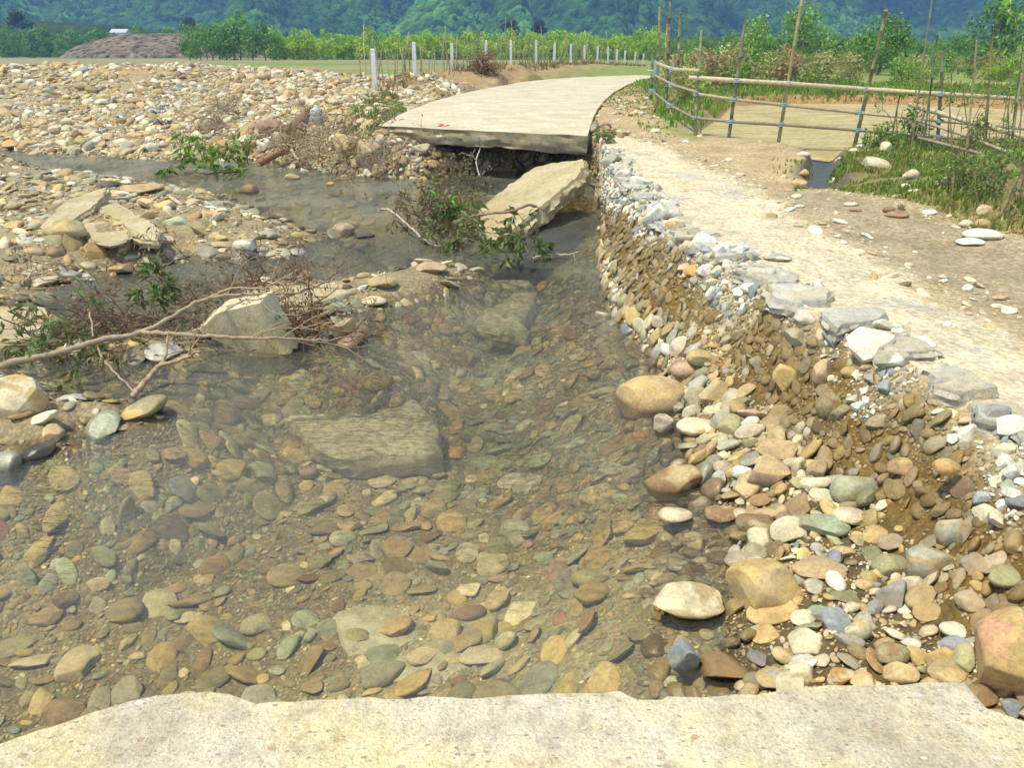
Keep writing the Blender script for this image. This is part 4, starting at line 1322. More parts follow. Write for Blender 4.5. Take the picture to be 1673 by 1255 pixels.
RIMPOLY = [p[:2] for p in RIM] + [np.array((-4000., 33.)), np.array((-4000., 6000.)), np.array((4000., 6000.)), np.array((4000., -60.)), np.array((2.15, -60.))]
NEARPOLY = [p[:2] for p in no]
def lu(a, b, pw=1.0):
    return lambda p, r, dep: a * (b / a) ** (r.random(len(p)) ** pw)

# --- right bank: chunks along the rim first
def m_rim(x, y):
    d = seg_dist(x, y, RIM); b = inside(x, y, RIMPOLY)
    return (x > .8) & (y < 13) & (d < np.where(b, .22 + .16 * fbm(x * 2, y * 2, 5, 3), .17 + .16 * fbm(x * 2, y * 2, 6, 3))) & (fbm(x * 1.1, y * 1.1, 66, 3) > -.22) & ~inside(x, y, NEARPOLY)
Sc = scatter((.9, 3.2, -.4, 13.0), 120000, lu(.010, .060, 4.2), m_rim, .52, 5, (.5, .9))
colours(Sc, ['white', 'grey', 'slate', 'cream'], [5, 4, 3.0, 2.4], 6, .14)
# --- right bank cobbles
def m_bank(x, y):
    d = seg_dist(x, y, RIM)
    return (x > .5) & (y < 15.5) & (y > -1) & (inside(x, y, WLpoly) | (seg_dist(x, y, WL) < .35)) & (~inside(x, y, RIMPOLY)) & (d > .05) & ~inside(x, y, NEARPOLY)
def r_bank(p, r, dep):
    u = r.random(len(p))
    base = .007 * (.070 / .007) ** (u ** 4.2)
    base = np.where(p[:, 1] > 3.0, .011 * (.095 / .011) ** (u ** 3.6), base)
    base = np.where(p[:, 2] > .24, .010 + .05 * r.random(len(p)) ** 7, base)
    return base
Sb = scatter((.5, 2.6, -.4, 15.5), 260000, r_bank, m_bank, .53, 7, (.24, .55))
# leave mud showing between the stones on the steep part
rb = np.random.default_rng(3)
kk = (Sb['n'][:, 2] > .80) | (rb.random(len(Sb['r'])) < (.80 + .5 * fbm(Sb['p'][:, 0] * 2.5, Sb['p'][:, 1] * 2.5 + Sb['p'][:, 2] * 3, 90, 3))) | (Sb['p'][:, 2] < .12)
Sb = {k: v[kk] for k, v in Sb.items()}
def wet_shade_bank(p, r): return np.clip(sstep(.09, .0, p[:, 2]) * .8 + sstep(8.5, 10, p[:, 1]) * sstep(.55, .4, p[:, 2]) * .9 + (r.random(len(p)) < .10) * .35, 0, .9)  # wet at waterline and at random; the upstream term paints the hollow's shade
colours(Sb, ['tan', 'cream', 'ochre', 'grey', 'olive', 'brown', 'pink', 'white', 'slate', 'orange', 'green', 'purple'], [8, 6, 3, 3, 2.4, 1.6, .7, 1.2, .5, .2, .8, .25], 8, .16, wet_shade_bank)
earthy = sstep(.80, .55, Sb['n'][:, 2]) * sstep(.15, .3, Sb['p'][:, 2])
Sb['c'][:, :3] = Sb['c'][:, :3] * (1 - .70 * earthy[:, None]) + np.array((.13, .092, .032)) * .70 * earthy[:, None]
# --- bars
def in_bars(x, y, m=0.0):
    k = np.zeros(x.shape, bool)
    for poly, h in BARW: k |= sdf(x, y, poly) > m
    return k
def m_bars(x, y): return in_bars(x, y, -.12) & (fbm(x * .9 + 5, y * .9, 44, 3) > -.30)
Sd = scatter((-14, .3, 3.2, 20), 120000, lambda p, r, dep: .020 * (.15 / .020) ** (r.random(len(p)) ** 4.0), m_bars, .53, 9, (.18, .45), minpx=1.0)
colours(Sd, ['tan', 'cream', 'grey', 'ochre', 'brown', 'olive', 'white', 'pink', 'green', 'dark'], [7, 4, 3, 3, 1.8, 3, .6, .4, 1, .6], 10, .18,
        lambda p, r: np.clip(sstep(.06, .0, p[:, 2]) * .9 + .1, 0, .9))
# --- river bed
def m_bed(x, y):
    land = inside(x, y, WLpoly)
    silt = fbm(x * .55 + 2, y * .55, 88, 3)
    return ~land & ~in_bars(x, y, -.02) & ~inside(x, y, NEARPOLY) & ((silt > -.62 + sstep(4.5, 9, y) * .4) | (y < 4.2))
def r_bed(p, r, dep): return .011 * (.125 / .011) ** (r.random(len(p)) ** 10)
Sw = scatter((-4.5, 1.3, 1.0, 9.5), 230000, r_bed, m_bed, .54, 11, (.14, .38), minpx=1.3)
colours(Sw, ['tan', 'olive', 'green', 'grey', 'ochre', 'brown', 'cream', 'orange', 'pink', 'rust', 'slate', 'purple'], [9, 6, 3, 5, 2.4, 1.6, 2.6, .25, .3, .12, .3, .15], 12, .18)
Sw2 = scatter((-14, 1.3, 6.0, 19), 7000, lambda p, r, dep: r.uniform(.04, .16, len(p)), m_bed, .7, 13, (.25, .45), minpx=1.6)
colours(Sw2, ['tan', 'olive', 'green', 'grey', 'ochre', 'brown'], [5, 5, 3, 3, 2, 3], 14, .2)
# --- far stone mound, stones under the road, stones beside the road
def m_mound(x, y):
    land = inside(x, y, WLpoly) | (seg_dist(x, y, WL) < .3)
    return land & (fbm(x * .5 + 9, y * .5, 91, 3) > -.56) & (~inside(x, y, OCHRE) | (vnoise(x * 3, y * 3, 7) > .6)) & (x < -1.7 + .0 * y) & (sdf(x, y, ROADPOLY) < -.15) & (y < 33) & (~inside(x, y, RIMPOLY) | (seg_dist(x, y, RIM) < 2.4) | ((sdf(x, y, ROADPOLY) > -3.2) & (y < 30)))
Sm = scatter((-24, -1.6, 14, 33), 150000, lambda p, r, dep: .040 * (.20 / .040) ** (r.random(len(p)) ** 6.5), m_mound, .54, 15, (.25, .62), minpx=1.1)
colours(Sm, ['cream', 'tan', 'white', 'grey', 'ochre', 'orange', 'pink', 'brown', 'purple', 'slate'], [8, 11, 1.6, 2.4, 2.4, .3, .7, 1.4, .3, .25], 16, .15)
def m_cave(x, y):
    return (inside(x, y, WLpoly) | (seg_dist(x, y, WL) < .3)) & (x > -2.6) & (x < 2.0) & (y > 14.0) & (~inside(x, y, RIMPOLY) | (seg_dist(x, y, RIM) < .5))
Sv = scatter((-2.6, 2.0, 14, 18), 9000, lu(.03, .15, 2.2), m_cave, .6, 17, (.4, .7), minpx=1.2)
colours(Sv, ['tan', 'ochre', 'brown', 'grey', 'dark', 'olive'], [3, 3, 6, 2, 4, 4], 18, .2, lambda p, r: np.full(len(p), .6))  # all darkened evenly: shade under the road painted into the stones
# --- pale flat stones on the strip, the track and its margins
def m_track(x, y):
    ds = np.abs(sdf(x, y, STRIP)); dt = sdf(x, y, TRACK); dv = np.abs(sdf(x, y, VERGE))
    pr = np.exp(-((sdf(x, y, STRIP) + .15) / .25) ** 2) * .8 + np.exp(-(dt / .22) ** 2) * .7 + np.exp(-(dv / .25) ** 2) * .25 + .03
    return inside(x, y, RIMPOLY) & (x > 1.2) & (_hash(np.floor(x * 977), np.floor(y * 977), 5) < pr) & (sdf(x, y, POND) < -.1) & (y < 17) & (sdf(x, y, VERGE) < .1)
St = scatter((1.2, 10, 1.2, 17), 60000, lu(.010, .075, 4.5), m_track, .8, 19, (.22, .45), minpx=.9)
colours(St, ['white', 'cream', 'tan', 'grey', 'brown'], [5, 5, 4, 2, 1.2], 20, .14)
def m_rside(x, y): return (sdf(x, y, ROADPOLY) < -.1) & (sdf(x, y, ROADPOLY) > -1.6) & (x > 1.2) & (y > 15)
Sr = scatter((1.2, 5, 15, 26), 700, lu(.04, .12, 2), m_rside, .9, 23, (.3, .5))
colours(Sr, ['cream', 'tan', 'white'], [4, 4, 2], 24)
print("scattered", [len(q['r']) for q in (Sc, Sb, Sd, Sw, Sw2, Sm, Sv, St, Sr)])

LMS = [LM(1245, 962, "the big ochre boulder"), LM(1066, 660, "the orange tan boulder"), LM(1100, 790, "the pale capped boulder"), LM(1395, 800, "the pale olive boulder"),
       LM(1256, 772, "the purplish rock"), LM(1650, 1090, "the big pink boulder"), LM(1122, 985, "the long lens stone"), LM(1337, 935, "the oval pinkish cobble"),
       LM(1554, 880, "the tilted grey boulder"), LM(1457, 970, "the blue grey stone"), LM(1456, 1070, "the brown gravel stone"), LM(1270, 1110, "the road slab edge"),
       LM(1487, 765, "the embedded brown cobble"), LM(1285, 625, "the propped ochre cobble"), LM(1131, 443, "the vivid orange stone"), LM(1000, 420, "the tilted slab's foot"),
       LM(1103, 485, "the slanting olive stone"), LM(1357, 665, "the round olive boulder"), LM(1122, 604, "the pinkish grey boulder"), LM(1306, 552, "the grey green block"),
       LM(1000, 300, "the tilted slab's top"), LM(1346, 858, "the long grey green stone"), LM(1650, 900, "the dark mud wall"),
       LM(28, 670, "the yellowish boulder"), LM(233, 680, "the mossy log stone"), LM(110, 385, "the ochre bar boulder"), LM(286, 380, "the grey green boulder"),
       LM(400, 412, "the squat whitish boulder"), LM(232, 312, "the bar's head"), LM(650, 470, "the small pebble bar"), LM(480, 490, "the long ochre slab"),
       LM(40, 540, "the yellowish rock slab"), LM(561, 545, "the knobbly root rock"), LM(60, 440, "the bar's near shore"), LM(20, 300, "the bar's far shore"), LM(480, 385, "the bar's tip")]
dry = concat([Sb, Sd])
top, rest = pick(dry, 300)
individuals("river_stone", dry, top, "stone", LMS, "river stones on the shore and bars", lift=.42)
merged("river_gravel", dry, rest, 'round', .28, .30, label="smaller gravel and cobbles of the bank and bars")
LMW = [LM(180, 870, "the pool's left edge"), LM(560, 880, "the sunken reddish stone"), LM(640, 1010, "the sunken green slab"), LM(700, 1090, "the sunken brown slab"), LM(600, 700, "the sunken pale slab"),
       LM(860, 740, "the middle of the pool"), LM(900, 900, "the clear deep shallows"), LM(1000, 1060, "the dark slab corner"), LM(230, 1080, "the slab's left rim"),
       LM(1120, 900, "the wet shoreline"), LM(60, 1120, "the near left corner"), LM(350, 960, "the near shallows"), LM(1000, 700, "the orange tan boulder"), LM(320, 780, "the mossy log stone"),
       LM(760, 500, "the square sunken slab"), LM(700, 600, "the upper pool"), LM(450, 1060, "the notch in the near slab"), LM(820, 1090, "the slab's middle rim")]
bed = concat([Sw, Sw2])
top, rest = pick(bed, 280)
individuals("submerged_stone", bed, top, "stone", LMW, "stones under the clear water", lift=.30, place=" underwater")
merged("bed_pebbles", bed, rest, 'round', .2, .25, label="pebbles covering the river bed")
top, rest = pick(Sc, 110)
LMC = [LM(1650, 690, "the far right rim"), LM(1540, 640, "the dark rim hollow"), LM(1430, 560, "the white lump"), LM(1320, 500, "the rim's middle"), LM(1220, 430, "the rim's bend"), LM(1130, 390, "the pale lip boulder"),
       LM(1050, 330, "the upper rim"), LM(1000, 270, "the rim by the far road")]
individuals("concrete_chunk", Sc, top, "chunk", LMC, "broken concrete along the rim", 'ang', .5, .35)
merged("concrete_rubble", Sc, rest, 'ang', .5, .3, label="small broken concrete along the rim")
LMM = [LM(441, 215, "the purplish boulder"), LM(22, 240, "the pinkish orange block"), LM(250, 243, "the white waterline stone"), LM(98, 110, "the orange crest boulder"), LM(146, 220, "the broad tan stone"),
       LM(250, 150, "the ochre earth patch"), LM(300, 200, "the blue plastic scrap"), LM(400, 150, "the mound's crest"), LM(540, 150, "the first white post"), LM(180, 180, "the mound's middle"), LM(50, 170, "the mound's left"), LM(520, 200, "the plastic jug")]
top, rest = pick(Sm, 230)
individuals("mound_stone", Sm, top, "stone", LMM, "stones of the far mound", lift=.35)
misc = concat([{k: (v[rest] if not isinstance(v, list) else [v[q] for q in rest]) for k, v in Sm.items()}, Sv])
merged("mound_rubble", misc, np.arange(len(misc['r'])), 'round', .35, .3, label="stones of the far mound and road foundation")
tr = concat([St, Sr])
LMT = [LM(1465, 355, "the flat brown stone"), LM(1600, 385, "the long whitish slab stone"), LM(1300, 320, "the ditch mouth"), LM(1400, 470, "the wet track"), LM(1600, 540, "the track's near margin"),
       LM(1200, 300, "the pale strip"), LM(1080, 250, "the far road's corner"), LM(1660, 440, "the verge foot")]
top, rest = pick(tr, 80)
individuals("track_stone", tr, top, "stone", LMT, "pale stones on the dirt track", lift=.3)
merged("track_gravel", tr, rest, 'round', .15, .2, label="gravel on the dirt track")

# ------------------------------------------------------------------ twigs, leaves, grass
def unit(v): return v / (np.linalg.norm(v) + 1e-9)
def wander(p, d, L, n, r, bend=.25, grav=0.0):
    pts = [np.array(p, float)]; d = unit(np.array(d, float))
    for _ in range(n):
        d = unit(d + r.normal(0, bend, 3) + np.array((0, 0, -grav)))
        pts.append(pts[-1] + d * L / n)
    return np.array(pts)

def leaf_at(mb, p, d, L, W, r, c):
    """a folded pointed leaf"""
    d = unit(d); s = unit(np.cross(d, r.normal(size=3))); u = np.cross(s, d)
    m = p + d * L * .5 - u * L * .06
    e = p + d * L - u * L * .18
    up = u * W * .25
    V = [p, m + s * W * .5 + up, m, m - s * W * .5 + up, e]
    mb.add(V, [(0, 1, 2), (0, 2, 3), (1, 4, 2), (2, 4, 3)], None, np.append(np.array(c) * r.uniform(.65, 1.35), 0))

def brushy(mbw, mbl, p, d, L, rad, r, depth=2, leafc=None, leafL=.08, wc=(.16, .11, .07), bend=.22, nl=5, grav=.04):
    n = max(4, int(L / .05)) if L < 1 else 14
    pts = wander(p, d, L, n, r, bend, grav)
    tube(mbw, pts, np.linspace(rad, rad * .45, len(pts)), 4 if rad < .006 else 5, np.append(np.array(wc) * r.uniform(.7, 1.3), 0), cap=False)
    if depth > 0:
        for _ in range(r.integers(2, 5)):
            k = r.integers(1, len(pts) - 1)
            dd = unit(pts[k] - pts[k - 1]) + r.normal(0, .7, 3)
            brushy(mbw, mbl, pts[k], dd, L * r.uniform(.35, .65), rad * .6, r, depth - 1, leafc, leafL, wc, bend, nl, grav)
    if mbl is not None and leafc is not None and depth <= 1:
        for _ in range(nl):
            k = r.integers(len(pts) // 2, len(pts))
            dd = unit(pts[k] - pts[max(0, k - 1)]) + r.normal(0, .6, 3) + np.array((0, 0, -.45))
            leaf_at(mbl, pts[k], dd, leafL * r.uniform(.6, 1.3), leafL * .36, r, leafc[r.integers(len(leafc))])

DRYL = [(.20, .13, .07), (.28, .20, .11), (.14, .10, .06), (.20, .11, .07)]
GRNL = [(.10, .16, .045), (.16, .22, .07), (.08, .12, .04), (.24, .25, .10), (.20, .15, .07)]

def brush_pile(name, cat, label, spots, n, Lr, rad, leafc=None, leafL=.08, seed=0, nl=4, up=.35, wc=(.16, .11, .07), zr=(.0, .2), bend=.28, depth=2, grav=.06, mat='leaf'):
    """spots: list of (px, py, spread) centres on the ground"""
    r = np.random.default_rng(seed)
    mw, ml = MB(), MB()
    base = hit(spots[0][0], spots[0][1])
    for _ in range(n):
        s = spots[r.integers(len(spots))]
        ax_, ay_ = s[0] + r.normal(0, s[2]), s[1] + r.normal(0, s[2] * .35); q = hit(ax_, ay_)
        if q[2] < 0: q = P(ax_, ay_, 0.0)
        q = q + np.array((0, 0, max(0, -q[2]) + r.uniform(*zr)))
        d = np.array((r.normal(), r.normal() * .6, abs(r.normal()) * up))
        brushy(mw, ml if leafc else None, q, d, r.uniform(*Lr), rad * r.uniform(.5, 1.3), r, depth, leafc, leafL, wc, bend, nl, grav)
    if len(spots) > 1:
        so = sorted(spots); sp_ = [hit(a, b) if hit(a, b)[2] > 0 else P(a, b, 0) for a, b, _ in so]
        sp_ = np.array([q + np.array((0, 0, max(0, -q[2]) + .10)) for q in sp_])
        sp_ = sp_[np.argsort(sp_[:, 0])]
        pts = np.vstack([np.linspace(a, b, 6, endpoint=False) for a, b in zip(sp_[:-1], sp_[1:])] + [sp_[-1:]]); pts += r.normal(0, .012, pts.shape)
        tube(mw, pts, rad * 1.3, 6, np.append(np.array(wc), 0))
    e = empty(name, base); tag(e, label, cat)
    inv = Matrix.Translation(-Vector(base))
    for nm, mb, mt in (("twigs", mw, M['wood']), ("leaves", ml, M[mat])):
        if mb.n:
            me = mb.mesh(nm, mt, smooth=nm == "twigs"); me.transform(inv)
            o = bpy.data.objects.new(nm, me); COL.objects.link(o); o.parent = e
    return e

def px_branch(pxs, zs, r0, r1, c, seed=0, n=6, jit=.01):
    r = np.random.default_rng(seed)
    P_ = np.array([P(a, b, z) for (a, b), z in zip(pxs, zs)])
    t = np.linspace(0, len(P_) - 1, len(P_) * 6); i = np.minimum(t.astype(int), len(P_) - 2); f = (t - i)[:, None]
    p0 = P_[np.maximum(i - 1, 0)]; p1 = P_[i]; p2 = P_[i + 1]; p3 = P_[np.minimum(i + 2, len(P_) - 1)]
    pts = .5 * ((2 * p1) + (-p0 + p2) * f + (2 * p0 - 5 * p1 + 4 * p2 - p3) * f ** 2 + (-p0 + 3 * p1 - 3 * p2 + p3) * f ** 3)
    pts += r.normal(0, jit * .4, pts.shape)
    rad = np.linspace(r0, r1, len(pts)) * (1 + r.normal(0, .05, len(pts)))
    return pts, rad

def branch_thing(name, cat, label, limbs, seed=0, c=(.42, .34, .24), side=0, sideL=.5, leafc=None):
    mb = MB(); r = np.random.default_rng(seed); ml = MB()
    first = None; parts = []
    e = None
    for k, (pxs, zs, r0, r1) in enumerate(limbs):
        pts, rad = px_branch(pxs, zs, r0, r1, c, seed + k)
        if first is None:
            first = pts[0]; e = empty(name, first); tag(e, label, cat)
        m = MB(); tube(m, pts, rad, 8, np.append(np.array(c), 0))
        for _ in range(side):
            j = r.integers(len(pts) // 3, len(pts))
            d = unit(pts[min(j, len(pts) - 1)] - pts[j - 1]) + r.normal(0, .6, 3)
            brushy(m, ml if leafc else None, pts[j], d, sideL * r.uniform(.4, 1.2), rad[j] * .45, r, 1, leafc, .08, c, .15, 3, 0)
        me = m.mesh("limb" if k else "stem", M['wood']); me.transform(Matrix.Translation(-Vector(first)))
        o = bpy.data.objects.new("limb" if k else "stem", me); COL.objects.link(o); o.parent = e
    if ml.n:
        me = ml.mesh("leaves", M['leaf']); me.transform(Matrix.Translation(-Vector(first)))
        o = bpy.data.objects.new("leaves", me); COL.objects.link(o); o.parent = e
    return e

# the long pale branch and its neighbours
branch_thing("fallen_branch", "branch", "long pale forked branch lying over the brush pile and reaching past the concrete wedge",
    [([(-80, 622), (0, 598), (90, 578), (180, 552), (232, 543), (300, 506), (340, 487), (420, 480), (490, 477), (545, 455)], [.22, .24, .27, .30, .32, .40, .46, .46, .44, .50], .027, .006),
     ([(232, 543), (300, 546), (380, 551), (460, 553), (530, 556), (575, 548)], [.32, .32, .32, .30, .25, .22], .018, .004),
     ([(340, 487), (380, 470), (430, 470), (480, 445), (500, 430)], [.46, .52, .55, .60, .66], .010, .003)], 3, (.33, .26, .17), 5, .7)
branch_thing("driftwood", "driftwood", "smooth curved driftwood limb standing up from the mossy stone into the brush pile",
    [([(216, 648), (238, 622), (262, 597), (290, 590), (328, 573)], [.03, .08, .15, .20, .30], .024, .010),
     ([(262, 597), (272, 575), (275, 545)], [.15, .22, .32], .013, .007)], 4, (.34, .26, .17), 2, .3)
branch_thing("fallen_branch", "branch", "thin straight stick slanting down through the brush to the waterline",
    [([(145, 505), (160, 570), (190, 610), (218, 640)], [.40, .20, .10, .02], .007, .008)], 5, (.36, .27, .20), 2, .3)
branch_thing("fallen_branch", "branch", "slender grey stick running from the stream to the foot of the tilted slab",
    [([(622, 342), (640, 345), (672, 373), (700, 396), (725, 404)], [.22, .22, .14, .06, .04], .016, .012)], 6, (.42, .37, .31), 2, .25)
branch_thing("fallen_branch", "branch", "brown crooked stick resting across the face of the tilted slab",
    [([(742, 362), (775, 352), (800, 349), (835, 345), (862, 335), (876, 337)], [.42, .40, .42, .46, .52, .50], .014, .018)], 7, (.30, .20, .13), 1, .2)
branch_thing("fallen_branch", "branch", "pale twig floating in the dark water below the tilted slab",
    [([(872, 421), (900, 415), (925, 416), (945, 412)], [.02, .05, .05, .06], .010, .008)], 8, (.50, .46, .38), 1, .2)
branch_thing("fallen_branch", "branch", "bent whitish twig standing against the dark hollow under the far road",
    [([(783, 287), (778, 262), (785, 240), (782, 222)], [.30, .50, .70, .95], .012, .008), ([(778, 262), (772, 255), (762, 252)], [.5, .6, .62], .008, .004)], 9, (.50, .45, .38), 1, .3)
branch_thing("log", "log", "short reddish brown log poking out of the roots over the stream",
    [([(424, 266), (445, 255), (480, 240)], [.10, .22, .38], .085, .07)], 10, (.30, .17, .09), 0)
branch_thing("driftwood", "driftwood", "pale root limb in the tangle beside the reddish log",
    [([(476, 243), (485, 258), (505, 265)], [.40, .26, .18], .03, .012)], 12, (.42, .34, .25), 2, .4)
branch_thing("driftwood", "driftwood", "rusty brown broken stump beside the white plastic jug",
    [([(472, 212), (486, 200), (502, 180)], [.62, .72, .86], .12, .08)], 13, (.24, .13, .07), 3, .3)
branch_thing("fallen_branch", "branch", "dark bare twig with curling tips above the long ochre slab",
    [([(475, 482), (510, 470), (545, 450), (580, 400)], [.30, .36, .48, .70], .009, .003), ([(545, 450), (600, 425), (655, 400)], [.48, .5, .55], .005, .002),
     ([(400, 470), (440, 458), (480, 440), (520, 410)], [.5, .55, .6, .7], .006, .002)], 14, (.16, .11, .08), 6, .6)
branch_thing("fallen_branch", "branch", "dark thin twigs trailing over the water past the knobbly rock",
    [([(470, 552), (540, 575), (600, 585), (640, 580)], [.25, .12, .05, .08], .007, .002), ([(560, 560), (610, 545), (645, 520)], [.12, .16, .25], .005, .002)], 15, (.17, .12, .08), 5, .5)

brush_pile("brush_pile", "brush", "dark tangle of dead twigs with withered leaves between the gravel bar and the pool", [(190, 545, 45), (120, 570, 40), (250, 555, 30), (280, 540, 25), (170, 510, 50)],
           44, (.35, .95), .006, DRYL, .06, 31, 2, .22, (.15, .10, .065), (.0, .28))
brush_pile("leafy_brush", "brush", "low green leafy sprigs hanging into the water beneath the pale branch", [(100, 605, 22), (160, 600, 22), (60, 595, 15), (130, 570, 25)],
           22, (.25, .5), .005, GRNL, .085, 32, 6, .5, (.14, .12, .06), (.05, .25), depth=1)
brush_pile("leafy_sprig", "sprig", "small bright green sprig on top of the brush pile", [(262, 530, 8)], 5, (.15, .25), .004, GRNL, .11, 33, 8, .9, (.14, .12, .06), (.25, .4), depth=1)
brush_pile("root_tangle", "roots", "reddish brown root tangle behind the wedge of broken concrete", [(450, 520, 20), (480, 550, 18), (440, 490, 14), (500, 560, 12)],
           45, (.25, .7), .008, DRYL, .05, 34, 2, .5, (.17, .10, .06), (.0, .25))
brush_pile("root_tangle", "roots", "big heap of brown flood roots and straw against the stone mound below the road", [(520, 262, 28), (560, 270, 30), (480, 255, 16), (600, 265, 22), (640, 278, 20), (500, 235, 20)],
           90, (.5, 1.3), .012, DRYL, .09, 35, 1, .5, (.36, .28, .18), (.0, .35))
brush_pile("root_tangle", "roots", "grey brown mat of roots high on the stone mound above the leafy sapling", [(355, 205, 14), (340, 220, 12), (375, 190, 10)],
           50, (.5, 1.1), .011, None, .08, 36, 1, .4, (.26, .20, .14), (.0, .2))
brush_pile("root_tangle", "roots", "brown roots hanging off the grassy ledge beside the far road slab", [(575, 205, 12), (600, 215, 12), (630, 200, 14), (555, 210, 8)],
           60, (.5, 1.0), .010, DRYL, .08, 37, 1, .2, (.20, .15, .10), (.0, .1), grav=.3)
brush_pile("brush_pile", "brush", "withered brush with red brown leaves caught at the base of the tilted slab", [(710, 350, 18), (745, 335, 18), (700, 375, 14), (770, 310, 18), (735, 385, 14)],
           70, (.3, .65), .007, DRYL + DRYL[:2] + GRNL[:2], .09, 38, 2, .35, (.14, .10, .07), (.0, .35))
brush_pile("leafy_sprig", "sprig", "bright green leaf cluster standing out of the withered brush by the tilted slab", [(722, 375, 8), (728, 350, 5)], 8, (.25, .45), .008, [(.17, .30, .05), (.12, .22, .04)], .14, 39, 7, .9, (.14, .13, .06), (.1, .35), depth=1)
brush_pile("leafy_brush", "brush", "green leafy shoots trailing in the water along the foot of the tilted slab", [(765, 405, 14), (790, 408, 12), (745, 400, 12)], 12, (.25, .5), .006, GRNL, .12, 40, 6, .6, (.14, .13, .06), (.05, .25), depth=1)
brush_pile("leafy_brush", "brush", "separate clump of dark green shoots standing in the water before the tilted slab", [(848, 425, 12), (860, 410, 10)], 9, (.25, .5), .006, GRNL, .13, 41, 7, .8, (.14, .13, .06), (.0, .25), depth=1)
brush_pile("sapling", "sapling", "uprooted sapling with drooping green leaves lying across the stream", [(318, 290, 9), (350, 293, 10), (385, 288, 9), (405, 285, 8)], 15, (.4, .85), .011, [(.26, .42, .07), (.16, .30, .05), (.12, .20, .05), (.32, .34, .10)], .18, 42, 9, .7, (.14, .10, .07), (.05, .4), depth=1)
brush_pile("root_ball", "roots", "round ball of brown roots on the verge of the far road", [(788, 120, 1.2)], 50, (.5, 1.2), .03, None, .1, 43, 1, 1.0, (.22, .14, .08), (.0, .3))

# wedge of broken concrete
def wedge():
    pts = [(325, 541), (352, 512), (395, 503), (424, 495), (447, 540), (469, 580), (440, 586), (400, 577), (360, 560)]
    zs = [.10, .26, .34, .40, .22, .02, .0, .03, .06]
    top_ = [P(a, b, z) for (a, b), z in zip(pts, zs)]
    A0, B0, C0 = P(330, 543, .12), P(424, 495, .44), P(466, 583, -.02)
    n_ = np.cross(B0 - A0, C0 - A0)
    top_ = [on_plane(a, b, A0, n_) for a, b in pts]
    o = slab("concrete_wedge", top_, .20, M['wedge'], seed=14, nrm=n_, rough_top=.012, rough_edge=.03, edge_jit=.015, nseg=.035, rings=18)
    tag(o, "pale wedge of broken concrete tipped up beside the brush pile", "concrete block")
wedge()

# litter
def lathe(mb, prof, c, n=20, m=None):
    prof = np.array(prof, float); th = np.arange(n) * 2 * np.pi / n
    V = np.stack([prof[:, None, 0] * np.cos(th), prof[:, None, 0] * np.sin(th), np.repeat(prof[:, 1:2], n, 1)], -1).reshape(-1, 3)
    k = len(prof); i = np.arange(k - 1)[:, None] * n; j = np.arange(n)[None]; j2 = (j + 1) % n
    Q = np.stack([i + j, i + j2, i + n + j2, i + n + j], -1).reshape(-1, 4)
    if m is not None: V = V @ np.array(m.to_3x3()).T + np.array(m.translation)
    mb.add(V, None, Q, c)
M['plastic'] = mat_simple("plastic", .35, 6, .85, 1.1, .5, .2, .02)
q = hit(517, 200)
e = empty("plastic_jug", q); e.scale = (.78, .78, .78); tag(e, "translucent white plastic jug standing among the stones below the grassy ledge", "jug")
mb = MB(); lathe(mb, [(.001, 0), (.17, .0), (.19, .03), (.19, .18), (.175, .20), (.19, .22), (.185, .36), (.10, .44), (.06, .46)], (.40, .44, .41, 0), 20); o = mb.build("jug_body", M['plastic'], e); o.rotation_euler = (.1, .12, 0)
mb = MB(); lathe(mb, [(.06, .46), (.065, .46), (.065, .50), (.001, .505)], (.62, .64, .60, 0), 16); o = mb.build("cap", M['plastic'], e); o.rotation_euler = (.1, .12, 0)
def scrap(px, py, wm, c, label, seed):
    r = np.random.default_rng(seed); n = 14; u, v = np.meshgrid(np.linspace(-1, 1, n), np.linspace(-1, 1, n), indexing='ij')
    q = hit(px, py)
    z = .35 * np.abs(fbm(u * 1.6 + seed, v * 1.6, seed, 3)) * wm * 3 + .12 * wm
    edge = 1 + .25 * fbm(u * 2, v * 2 + seed, seed + 3, 2)
    ii = (np.arange(n - 1)[:, None] * n + np.arange(n - 1)[None]).ravel()
    mb = MB(); mb.add(np.stack([(u * edge).ravel() * wm, (v * edge).ravel() * wm * .6, z.ravel()], -1) + q, None, np.stack([ii, ii + n, ii + n + 1, ii + 1], -1), c)
    o = mb.build("plastic_scrap", M['plastic'], loc=tuple(q)); o.modifiers.new("thick", 'SOLIDIFY').thickness = .004
    tag(o, label, "plastic scrap")
scrap(256, 185, .20, (.45, .60, .75, 0), "crumpled light blue plastic scrap half way up the stone mound", 3)
scrap(270, 173, .14, (.62, .68, .72, 0), "whitish plastic scrap just above the blue one on the stone mound", 5)
scrap(1497, 271, .07, (.02, .18, .15, 0), "dark green plastic scrap in the verge grass behind the pinkish stone", 7)
scrap(268, 205, .22, (.05, .05, .05, 0), "black plastic sheet scrap under the blue one on the stone mound", 8)

